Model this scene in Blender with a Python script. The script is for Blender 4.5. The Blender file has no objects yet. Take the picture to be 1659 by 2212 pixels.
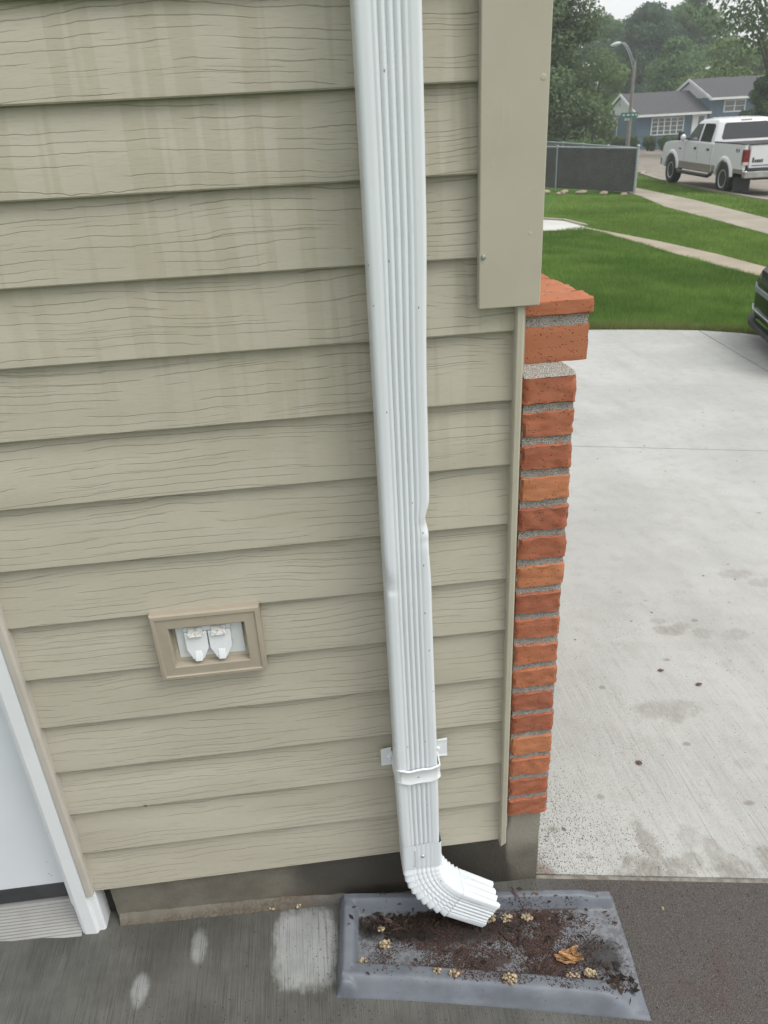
import bpy, bmesh, math, random
import numpy as np
from mathutils import Vector, Matrix, noise

# ------------------------------------------------------------------ camera, sky, sun, exposure
SC = bpy.context.scene
COL = SC.collection
YAW, PITCH, ROLL = 0.08639778, -0.4723567, -0.05389104
CAM = Vector((0.0, -1.29233, 1.60424))
cy_, sy_, cp_, sp_, cr_, sr_ = (math.cos(YAW), math.sin(YAW), math.cos(PITCH), math.sin(PITCH), math.cos(ROLL), math.sin(ROLL))
FWD = Vector((sy_ * cp_, cy_ * cp_, sp_))
_r = Vector((cy_, -sy_, 0)); _u = _r.cross(FWD)
RGT = _r * cr_ + _u * sr_
UPV = -_r * sr_ + _u * cr_
cam_data = bpy.data.cameras.new("camera")
cam = bpy.data.objects.new("camera", cam_data); COL.objects.link(cam)
mw = Matrix((RGT, UPV, -FWD)).transposed().to_4x4(); mw.translation = CAM
cam.matrix_world = mw
cam_data.sensor_fit = 'HORIZONTAL'; cam_data.sensor_width = 36.0
cam_data.lens = 36.0 * 1647.92 / 1659.0
cam_data.clip_start = 0.02; cam_data.clip_end = 1000
cam_data.dof.use_dof = True; cam_data.dof.focus_distance = 1.62; cam_data.dof.aperture_fstop = 13.0
SC.camera = cam

SUN_EL, SUN_AZ = math.radians(55), math.radians(122)     # azimuth: clockwise from +Y
W = bpy.data.worlds.new("World"); SC.world = W; W.use_nodes = True
wn = W.node_tree; wn.nodes.clear()
sky = wn.nodes.new('ShaderNodeTexSky'); sky.sky_type = 'NISHITA'; sky.sun_disc = False
sky.sun_elevation = SUN_EL; sky.sun_rotation = SUN_AZ; sky.dust_density = 4.0; sky.air_density = 1.0
hs = wn.nodes.new('ShaderNodeHueSaturation'); hs.inputs['Saturation'].default_value = 0.22
bg = wn.nodes.new('ShaderNodeBackground'); bg.inputs['Strength'].default_value = 0.132
wo = wn.nodes.new('ShaderNodeOutputWorld')
cl = wn.nodes.new('ShaderNodeMix'); cl.data_type = 'RGBA'; cl.inputs[0].default_value = 0.6     # even cloud deck over the clear sky
cl.inputs[7].default_value = (7.1, 7.15, 7.25, 1)
wn.links.new(sky.outputs[0], hs.inputs['Color']); wn.links.new(hs.outputs[0], cl.inputs[6]); wn.links.new(cl.outputs[2], bg.inputs[0]); wn.links.new(bg.outputs[0], wo.inputs[0])
sl = bpy.data.lights.new("sun", 'SUN'); sl.energy = 1.5; sl.angle = math.radians(38); sl.color = (1.0, 0.985, 0.955)
so = bpy.data.objects.new("sun", sl); COL.objects.link(so)
sdir = Vector((math.sin(SUN_AZ) * math.cos(SUN_EL), math.cos(SUN_AZ) * math.cos(SUN_EL), math.sin(SUN_EL)))
so.rotation_euler = sdir.to_track_quat('Z', 'Y').to_euler(); so.location = sdir * 30
SC.view_settings.view_transform = 'Standard'; SC.view_settings.look = 'None'
SC.view_settings.gamma = 1; SC.view_settings.exposure = 0.45
SC.render.engine = 'CYCLES'; SC.cycles.use_denoising = True; SC.cycles.denoiser = 'OPENIMAGEDENOISE'; SC.cycles.denoising_input_passes = 'RGB_ALBEDO_NORMAL'; SC.cycles.denoising_prefilter = 'ACCURATE'; SC.cycles.sample_clamp_indirect = 4.0
SC.cycles.max_bounces = 6; SC.cycles.transparent_max_bounces = 8; SC.cycles.volume_bounces = 1

random.seed(7); RNG = np.random.default_rng(11)
R_ = math.radians
def gz(x, y=0): return -0.170 - 0.045 * x              # the sloping ground

def ray(px, py):
    return RGT * ((px - 829.5) / 1647.92) - UPV * ((py - 1106) / 1647.92) + FWD
def spot(px, dist, py=228):                            # ground point in a compass direction
    d = ray(px, py); k = dist / math.hypot(d.x, d.y)
    x, y = CAM.x + d.x * k, CAM.y + d.y * k
    return x, y, gz(x, y)
def hgt(px, py, dist):
    d = ray(px, py); return CAM.z + d.z * dist / math.hypot(d.x, d.y)

# ------------------------------------------------------------------ node helpers
class NG:
    def __init__(s, name, base=(0.5, 0.5, 0.5), rough=0.6, metal=0.0, spec=0.5):
        s.m = bpy.data.materials.new(name); s.m.use_nodes = True
        s.t = s.m.node_tree; s.b = s.t.nodes['Principled BSDF']; s.out = s.t.nodes['Material Output']
        s.set('Base Color', (*base, 1)); s.set('Roughness', rough); s.set('Metallic', metal)
        s.set('Specular IOR Level', spec)
    def set(s, k, v):
        if hasattr(v, 'is_output') or isinstance(v, bpy.types.NodeSocket): s.t.links.new(v, s.b.inputs[k])
        else: s.b.inputs[k].default_value = v
    def nd(s, typ, **kw):
        n = s.t.nodes.new(typ)
        for k, v in kw.items(): setattr(n, k, v)
        return n
    def put(s, sock, v):
        if isinstance(v, bpy.types.NodeSocket): s.t.links.new(v, sock)
        else: sock.default_value = v
    def co(s): return s.nd('ShaderNodeTexCoord').outputs['Object']
    def mp(s, v, scale=(1, 1, 1), loc=(0, 0, 0), rot=(0, 0, 0)):
        n = s.nd('ShaderNodeMapping'); s.put(n.inputs[0], v)
        n.inputs['Scale'].default_value = scale; n.inputs['Location'].default_value = loc; n.inputs['Rotation'].default_value = rot
        return n.outputs[0]
    def noise(s, v, scale=5, detail=3, rough=0.5, dist=0):
        n = s.nd('ShaderNodeTexNoise'); s.put(n.inputs['Vector'], v); n.inputs['Scale'].default_value = scale
        n.inputs['Detail'].default_value = detail; n.inputs['Roughness'].default_value = rough; n.inputs['Distortion'].default_value = dist
        return n.outputs['Fac']
    def vor(s, v, scale=50, out='Distance', rnd=1.0):
        n = s.nd('ShaderNodeTexVoronoi'); s.put(n.inputs['Vector'], v); n.inputs['Scale'].default_value = scale
        n.inputs['Randomness'].default_value = rnd
        return n.outputs[out]
    def mr(s, v, a, b, c=0.0, d=1.0, smooth=True):
        n = s.nd('ShaderNodeMapRange'); n.interpolation_type = 'SMOOTHSTEP' if smooth else 'LINEAR'
        s.put(n.inputs['Value'], v)
        for k, x in zip(('From Min', 'From Max', 'To Min', 'To Max'), (a, b, c, d)): n.inputs[k].default_value = x
        return n.outputs[0]
    def ma(s, op, a, b=0.0):
        n = s.nd('ShaderNodeMath', operation=op); s.put(n.inputs[0], a); s.put(n.inputs[1], b); return n.outputs[0]
    def mix(s, f, a, b, mode='MIX'):
        n = s.nd('ShaderNodeMix', data_type='RGBA', blend_type=mode)
        s.put(n.inputs[0], f); s.put(n.inputs[6], (*a, 1) if isinstance(a, tuple) else a); s.put(n.inputs[7], (*b, 1) if isinstance(b, tuple) else b)
        return n.outputs[2]
    def xyz(s, v):
        n = s.nd('ShaderNodeSeparateXYZ'); s.put(n.inputs[0], v); return n.outputs
    def comb(s, x, y, z):
        n = s.nd('ShaderNodeCombineXYZ')
        for i, q in enumerate((x, y, z)): s.put(n.inputs[i], q)
        return n.outputs[0]
    def attr(s, name, out='Fac'):
        n = s.nd('ShaderNodeAttribute'); n.attribute_name = name; return n.outputs[out]
    def bump(s, h, strength=0.5, dist=0.01, prev=None):
        n = s.nd('ShaderNodeBump'); n.inputs['Strength'].default_value = strength; n.inputs['Distance'].default_value = dist
        s.put(n.inputs['Height'], h)
        if prev is not None: s.t.links.new(prev, n.inputs['Normal'])
        return n.outputs[0]
    def done(s, col=None, nrm=None, rough=None):
        if col is not None: s.set('Base Color', col)
        if nrm is not None: s.set('Normal', nrm)
        if rough is not None: s.set('Roughness', rough)
        return s.m
    def ell(s, X, Y, cx, cy, rx, ry, soft=0.35, wob=None, ex=2.0):   # 1 inside an ellipse of stain
        a = s.ma('POWER', s.ma('ABSOLUTE', s.ma('DIVIDE', s.ma('SUBTRACT', X, cx), rx)), ex)
        b = s.ma('POWER', s.ma('ABSOLUTE', s.ma('DIVIDE', s.ma('SUBTRACT', Y, cy), ry)), ex)
        q = s.ma('ADD', a, b)
        if wob is not None: q = s.ma('ADD', q, wob)
        return s.mr(q, 1.0 + soft, 1.0 - soft)

def plain(name, base, rough=0.5, metal=0.0, var=0.12, sc=8, bump=0.0, bsc=200):
    g = NG(name, base, rough, metal); c = g.co()
    n = g.noise(c, sc, 4)
    dark = tuple(x * (1 - var) for x in base); lite = tuple(min(1, x * (1 + var)) for x in base)
    col = g.mix(g.mr(n, 0.3, 0.7), dark, lite)
    nr = g.bump(g.noise(c, bsc, 2), bump, 0.002) if bump else None
    return g.done(col, nr)

# ------------------------------------------------------------------ mesh helpers
class MB:
    def __init__(s): s.v = []; s.f = []; s.tint = None
    def add(s, vs, fs):
        o = len(s.v); s.v += [tuple(v) for v in vs]; s.f += [tuple(i + o for i in f) for f in fs]; return s
    def box(s, x0, x1, y0, y1, z0, z1):
        return s.add([(x0, y0, z0), (x1, y0, z0), (x1, y1, z0), (x0, y1, z0), (x0, y0, z1), (x1, y0, z1), (x1, y1, z1), (x0, y1, z1)],
                     [(0, 3, 2, 1), (4, 5, 6, 7), (0, 1, 5, 4), (1, 2, 6, 5), (2, 3, 7, 6), (3, 0, 4, 7)])
    def hexa(s, b, t):      # bottom ring and top ring, same count
        n = len(b)
        return s.add(list(b) + list(t), [tuple(range(n))[::-1], tuple(range(n, 2 * n))] + [(i, (i + 1) % n, n + (i + 1) % n, n + i) for i in range(n)])
    def prism_y(s, poly, y0, y1):   # polygon in x,z
        return s.hexa([(x, y1, z) for x, z in poly], [(x, y0, z) for x, z in poly])
    def prism_z(s, poly, f0, f1):
        return s.hexa([(x, y, f0(x, y)) for x, y in poly], [(x, y, f1(x, y)) for x, y in poly])
    def tube(s, pts, rad, n=8, cap=True):
        pts = [Vector(p) for p in pts]; rings = []
        for i, p in enumerate(pts):
            d = (pts[min(i + 1, len(pts) - 1)] - pts[max(i - 1, 0)]).normalized()
            a = d.cross(Vector((0, 0, 1)) if abs(d.z) < 0.9 else Vector((1, 0, 0))).normalized(); b = d.cross(a)
            r = rad[i] if isinstance(rad, (list, tuple)) else rad
            rings.append([p + (a * math.cos(2 * math.pi * k / n) + b * math.sin(2 * math.pi * k / n)) * r for k in range(n)])
        return s.loft(rings, cap)
    def loft(s, rings, cap=True, closed=True):
        n = len(rings[0]); vs = [v for r in rings for v in r]; fs = []
        for i in range(len(rings) - 1):
            for k in range(n if closed else n - 1):
                fs.append((i * n + k, i * n + (k + 1) % n, (i + 1) * n + (k + 1) % n, (i + 1) * n + k))
        if cap and closed: fs += [tuple(range(n))[::-1], tuple(range(len(vs) - n, len(vs)))]
        return s.add(vs, fs)
    def lathe(s, prof, c, axis='y', n=24):   # prof: list of (radius, along)
        rings = []
        for r, a in prof:
            ring = []
            for k in range(n):
                t = 2 * math.pi * k / n; q = (r * math.cos(t), r * math.sin(t))
                ring.append({'y': (c[0] + q[0], c[1] + a, c[2] + q[1]), 'z': (c[0] + q[0], c[1] + q[1], c[2] + a), 'x': (c[0] + a, c[1] + q[0], c[2] + q[1])}[axis])
            rings.append(ring)
        return s.loft(rings)
    def ico(s, c, r, sub=1, jit=0.0, sq=(1, 1, 1)):
        bm = bmesh.new(); bmesh.ops.create_icosphere(bm, subdivisions=sub, radius=1)
        vs = [tuple(c[i] + v.co[i] * r * sq[i] * (1 + random.uniform(-jit, jit)) for i in range(3)) for v in bm.verts]
        fs = [tuple(v.index for v in f.verts) for f in bm.faces]; bm.free()
        return s.add(vs, fs)
    def build(s, name, mat, parent=None, smooth=None, bevel=0.0, recalc=True, seg=2, parts=None):
        me = bpy.data.meshes.new(name); me.from_pydata(s.v, [], s.f)
        if recalc:
            bm = bmesh.new(); bm.from_mesh(me); bmesh.ops.recalc_face_normals(bm, faces=bm.faces); bm.to_mesh(me); bm.free()
        if s.tint is not None:
            a = me.attributes.new('tint', 'FLOAT', 'FACE'); a.data.foreach_set('value', s.tint)
        me.materials.append(mat)
        o = bpy.data.objects.new(name, me); COL.objects.link(o)
        if smooth is not None:
            me.polygons.foreach_set('use_smooth', [True] * len(me.polygons)); me.set_sharp_from_angle(angle=R_(smooth))
        if bevel:
            b = o.modifiers.new('bevel', 'BEVEL'); b.width = bevel; b.segments = seg; b.limit_method = 'ANGLE'; b.angle_limit = R_(35)
        if parent is not None: o.parent = parent
        return o

def tag(o, label=None, cat=None, group=None, kind=None):
    if label: o['label'] = label
    if cat: o['category'] = cat
    if group: o['group'] = group
    if kind: o['kind'] = kind
    return o
def thing(name, label, cat, loc=(0, 0, 0), rot=(0, 0, 0), group=None):
    o = bpy.data.objects.new(name, None); COL.objects.link(o); o.location = loc; o.rotation_euler = rot
    o.empty_display_size = 0.1
    return tag(o, label, cat, group)
def fast_mesh(name, V, F, mat, parent=None, tint=None, k=4):
    me = bpy.data.meshes.new(name); nv, nf = len(V), len(F)
    me.vertices.add(nv); me.vertices.foreach_set('co', np.asarray(V, np.float32).ravel())
    me.loops.add(nf * k); me.loops.foreach_set('vertex_index', np.asarray(F, np.int32).ravel())
    me.polygons.add(nf); me.polygons.foreach_set('loop_start', np.arange(0, nf * k, k, dtype=np.int32))
    me.update(calc_edges=True)
    if tint is not None:
        a = me.attributes.new('tint', 'FLOAT', 'FACE'); a.data.foreach_set('value', np.asarray(tint, np.float32))
    me.materials.append(mat)
    o = bpy.data.objects.new(name, me); COL.objects.link(o)
    if parent is not None: o.parent = parent
    return o

# ------------------------------------------------------------------ materials
def mat_siding():
    g = NG('vinyl_siding', rough=0.5, spec=0.4); c = g.co(); X, Y, Z = g.xyz(c)
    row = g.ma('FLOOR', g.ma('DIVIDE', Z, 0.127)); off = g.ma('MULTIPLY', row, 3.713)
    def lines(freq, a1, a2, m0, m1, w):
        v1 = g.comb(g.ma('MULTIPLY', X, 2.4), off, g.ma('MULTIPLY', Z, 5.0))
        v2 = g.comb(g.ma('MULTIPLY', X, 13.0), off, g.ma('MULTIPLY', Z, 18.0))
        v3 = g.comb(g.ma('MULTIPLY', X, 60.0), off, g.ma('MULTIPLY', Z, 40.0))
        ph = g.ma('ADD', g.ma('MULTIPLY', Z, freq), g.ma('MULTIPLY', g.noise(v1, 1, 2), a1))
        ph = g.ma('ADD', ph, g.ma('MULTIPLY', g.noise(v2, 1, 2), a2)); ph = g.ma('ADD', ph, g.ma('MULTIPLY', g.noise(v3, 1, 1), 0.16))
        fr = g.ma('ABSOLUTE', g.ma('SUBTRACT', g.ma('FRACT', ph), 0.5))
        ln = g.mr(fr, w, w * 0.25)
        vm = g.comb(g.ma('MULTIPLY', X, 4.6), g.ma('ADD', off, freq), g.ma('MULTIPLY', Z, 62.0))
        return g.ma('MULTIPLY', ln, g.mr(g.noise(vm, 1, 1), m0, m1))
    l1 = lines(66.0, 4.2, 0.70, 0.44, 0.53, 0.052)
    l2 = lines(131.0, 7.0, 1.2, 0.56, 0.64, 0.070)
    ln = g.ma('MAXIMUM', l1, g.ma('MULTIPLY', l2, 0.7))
    fine = g.noise(g.comb(g.ma('MULTIPLY', X, 45.0), off, g.ma('MULTIPLY', Z, 900.0)), 1, 3)
    broad = g.noise(g.comb(g.ma('MULTIPLY', X, 3.0), off, g.ma('MULTIPLY', Z, 10.0)), 1, 3)
    # dried water runs, each row broken at its lap, strongest high on the wall
    st = g.noise(g.comb(g.ma('ADD', g.ma('MULTIPLY', X, 26.0), g.ma('MULTIPLY', row, 0.9)), off, g.ma('MULTIPLY', Z, 1.2)), 1, 2, 0.6)
    stm = g.ma('MULTIPLY', g.mr(st, 0.50, 0.56), g.mr(g.ma('ADD', Z, g.ma('MULTIPLY', X, 0.3)), 0.85, 1.35))
    col = g.mix(g.mr(broad, 0.25, 0.75), (0.408, 0.380, 0.300), (0.463, 0.434, 0.350))
    col = g.mix(g.ma('MULTIPLY', stm, 0.36), col, (0.345, 0.312, 0.225))
    col = g.mix(g.ma('MULTIPLY', g.mr(fine, 0.52, 0.72), 0.26), col, (0.26, 0.235, 0.175))
    hl = g.mr(g.noise(g.comb(g.ma('MULTIPLY', X, 60.0), off, g.ma('MULTIPLY', Z, 700.0)), 1, 2), 0.60, 0.74)
    col = g.mix(g.ma('MULTIPLY', hl, 0.22), col, (0.55, 0.52, 0.42))
    col = g.mix(g.ma('MULTIPLY', ln, 0.29), col, (0.130, 0.117, 0.082))       # shade of the embossed grain grooves, painted into the colour
    sp = g.mr(g.vor(g.mp(c, (1, 1, 0.8)), 32, 'Distance'), 0.05, 0.03)
    sp = g.ma('MULTIPLY', sp, g.mr(g.noise(c, 9, 1), 0.62, 0.66))
    sp = g.ma('MULTIPLY', sp, g.mr(Z, 0.55, 0.15))
    col = g.mix(sp, col, (0.03, 0.022, 0.015))
    h = g.ma('ADD', g.ma('MULTIPLY', ln, -1.0), g.ma('MULTIPLY', fine, 0.22))
    nr = g.bump(h, 0.8, 0.0011)
    nr = g.bump(broad, 0.25, 0.006, nr)
    return g.done(col, nr, g.mr(broad, 0.2, 0.8, 0.42, 0.6))

def mat_trim():
    g = NG('painted_trim', rough=0.38, spec=0.5); c = g.co()
    n = g.noise(c, 7, 4); n2 = g.noise(c, 420, 2)
    wr = g.mr(g.noise(g.mp(c, (22, 22, 9)), 1, 3, 0.6, 0.8), 0.60, 0.68)
    col = g.mix(g.mr(n, 0.3, 0.7), (0.395, 0.368, 0.288), (0.432, 0.405, 0.320))
    col = g.mix(g.ma('MULTIPLY', wr, 0.25), col, (0.44, 0.41, 0.33))
    dr = g.mr(g.vor(c, 28), 0.16, 0.08); dr = g.ma('MULTIPLY', dr, g.mr(g.noise(c, 6, 1), 0.56, 0.6))
    nr = g.bump(n2, 0.12, 0.0006); nr = g.bump(g.ma('ADD', dr, g.ma('MULTIPLY', wr, 0.2)), 0.5, 0.0012, nr)
    return g.done(col, nr, g.mr(dr, 0, 1, 0.42, 0.2))

def mat_white(name='white_enamel', base=(0.74, 0.77, 0.775), rough=0.36, dirt=0.35):
    g = NG(name, rough=rough, spec=0.5); c = g.co(); X, Y, Z = g.xyz(c)
    n = g.noise(c, 6, 4)
    col = g.mix(g.mr(n, 0.3, 0.75), tuple(b * 0.95 for b in base), base)
    d = g.mr(g.noise(g.mp(c, (40, 40, 8)), 1, 4, 0.65), 0.6, 0.75)
    col = g.mix(g.ma('MULTIPLY', d, g.mr(Z, 0.7, -0.1, 0.05, dirt)), col, (0.40, 0.38, 0.33))
    s1 = g.mr(g.vor(c, 60), 0.13, 0.07); s1 = g.ma('MULTIPLY', s1, g.mr(g.noise(c, 25, 1), 0.60, 0.64))
    s1 = g.ma('MULTIPLY', s1, g.mr(Z, 0.35, -0.05))
    col = g.mix(s1, col, (0.03, 0.025, 0.02))
    if name == 'downspout_enamel':          # darker tone in the concave crimps of the elbow
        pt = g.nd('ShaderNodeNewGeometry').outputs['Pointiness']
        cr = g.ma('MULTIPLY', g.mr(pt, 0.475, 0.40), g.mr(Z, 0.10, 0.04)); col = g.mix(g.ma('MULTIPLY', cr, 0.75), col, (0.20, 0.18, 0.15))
        sc = g.mr(g.noise(g.mp(c, (90, 90, 14)), 1, 3, 0.6), 0.68, 0.74); col = g.mix(g.ma('MULTIPLY', sc, 0.3), col, (0.45, 0.44, 0.41))
        sk = g.mr(g.vor(g.mp(c, (1, 1, 0.6)), 34), 0.06, 0.035); col = g.mix(g.ma('MULTIPLY', sk, 0.7), col, (0.10, 0.09, 0.08))
    nr = g.bump(g.noise(c, 300, 2), 0.05, 0.0006)
    return g.done(col, nr)

def mat_brick():
    g = NG('fired_brick', rough=0.8, spec=0.25); c = g.co(); t = g.attr('tint')
    ramp = g.nd('ShaderNodeValToRGB'); g.put(ramp.inputs[0], t); e = ramp.color_ramp.elements
    e[0].position = 0; e[0].color = (0.260, 0.080, 0.048, 1); e[1].position = 1; e[1].color = (0.480, 0.200, 0.092, 1)
    m = ramp.color_ramp.elements.new(0.5); m.color = (0.375, 0.130, 0.068, 1)
    n = g.noise(c, 30, 4, 0.6); col = g.mix(g.mr(n, 0.3, 0.75), ramp.outputs[0], g.mix(0.5, ramp.outputs[0], (0.38, 0.16, 0.09)))
    sp = g.mr(g.vor(g.mp(c, (1, 1, 1.5)), 165), 0.27, 0.17); sp = g.ma('MULTIPLY', sp, g.mr(g.noise(c, 70, 1), 0.48, 0.53))
    col = g.mix(g.ma('MULTIPLY', sp, 0.9), col, (0.05, 0.022, 0.018))
    wp = g.mr(g.vor(g.mp(c, (1, 1, 2.2), (3, 1, 2)), 150), 0.16, 0.09); wp = g.ma('MULTIPLY', wp, g.mr(g.noise(c, 55, 1), 0.60, 0.63))
    col = g.mix(g.ma('MULTIPLY', wp, 0.6), col, (0.60, 0.40, 0.30))
    sc = g.mr(g.noise(g.mp(c, (60, 60, 420), (0, 0, 0), (0, 0.12, 0)), 1, 2), 0.66, 0.74)
    col = g.mix(g.ma('MULTIPLY', sc, 0.5), col, (0.50, 0.23, 0.13))
    h = g.ma('ADD', g.ma('MULTIPLY', sp, -1), g.ma('MULTIPLY', g.noise(c, 260, 3), 0.6))
    nr = g.bump(h, 0.7, 0.0014)
    return g.done(col, nr)

def mat_mortar():
    g = NG('sand_mortar', rough=0.95, spec=0.1); c = g.co()
    n = g.noise(c, 520, 3, 0.7); v = g.vor(c, 380)
    col = g.mix(g.mr(n, 0.35, 0.68), (0.20, 0.185, 0.165), (0.52, 0.49, 0.445))
    col = g.mix(g.mr(g.vor(g.mp(c, (1, 1, 1), (5, 5, 5)), 240), 0.2, 0.12), col, (0.05, 0.045, 0.04))
    nr = g.bump(g.ma('ADD', n, v), 0.9, 0.002)
    return g.done(col, nr)

def mat_patio():
    g = NG('patio_concrete', rough=0.6); c = g.co(); X, Y, Z = g.xyz(c)
    br = g.noise(g.mp(c, (420, 7, 1)), 1, 4, 0.65); br2 = g.noise(g.mp(c, (120, 2.5, 1)), 1, 2)
    mot = g.noise(c, 9, 5, 0.6); fine = g.noise(c, 420, 2)
    wob = g.ma('MULTIPLY', g.ma('SUBTRACT', g.noise(g.mp(c, (70, 38, 1)), 1, 4, 0.65), 0.5), 1.7)
    wob2 = g.ma('MULTIPLY', g.ma('SUBTRACT', g.noise(c, 26, 4, 0.65), 0.5), 2.6)
    wet = g.mix(g.mr(mot, 0.3, 0.7), (0.066, 0.065, 0.058), (0.106, 0.105, 0.094))
    pale = g.ell(X, Y, -0.145, -0.105, 0.075, 0.10, 0.62, wob, 3.2)
    pale = g.ma('MAXIMUM', pale, g.ma('MULTIPLY', g.ell(X, Y, -0.40, -0.072, 0.017, 0.042, 0.95, wob2), 0.7))
    pale = g.ma('MAXIMUM', pale, g.ma('MULTIPLY', g.ell(X, Y, -0.525, -0.165, 0.018, 0.036, 0.95, wob2), 0.8))
    dry = g.mix(g.mr(mot, 0.3, 0.7), (0.23, 0.237, 0.230), (0.31, 0.318, 0.31))
    col = g.mix(pale, wet, dry)
    # brown, gritty soaked end beside and beyond the splash block
    bm_ = g.mr(g.ma('ADD', X, g.ma('MULTIPLY', g.ma('SUBTRACT', mot, 0.5), 0.25)), 0.42, 0.62)
    grit = g.vor(c, 300)
    brn = g.mix(g.mr(grit, 0.15, 0.6), (0.100, 0.086, 0.074), (0.046, 0.040, 0.035))
    red = g.mr(g.noise(c, 5.5, 3), 0.55, 0.72); brn = g.mix(g.ma('MULTIPLY', red, 0.38), brn, (0.060, 0.027, 0.022))
    pl = g.mr(g.vor(g.mp(c, (1, 1, 1), (3, 7, 0)), 130), 0.11, 0.07); brn = g.mix(g.ma('MULTIPLY', pl, 0.8), brn, (0.34, 0.30, 0.25))
    col = g.mix(bm_, col, brn)
    col = g.mix(g.ma('MULTIPLY', g.mr(br, 0.52, 0.66), g.mr(bm_, 0, 1, 0.62, 0.18)), col, (0.040, 0.042, 0.036))
    col = g.mix(g.ma('MULTIPLY', g.mr(br, 0.46, 0.32), g.mr(bm_, 0, 1, 0.16, 0.03)), col, (0.24, 0.235, 0.22))
    sp = g.mr(g.vor(c, 75), 0.12, 0.07); sp = g.ma('MULTIPLY', sp, g.mr(g.noise(c, 24, 1), 0.52, 0.58))
    col = g.mix(g.ma('MULTIPLY', sp, 0.85), col, (0.025, 0.02, 0.017))
    h = g.ma('ADD', g.ma('MULTIPLY', br, 1.0), g.ma('ADD', g.ma('MULTIPLY', fine, 0.35), g.ma('MULTIPLY', g.ma('MULTIPLY', grit, bm_), 0.7)))
    nr = g.bump(h, 0.6, 0.0018)
    return g.done(col, nr, g.mr(pale, 0, 1, 0.40, 0.85))

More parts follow.
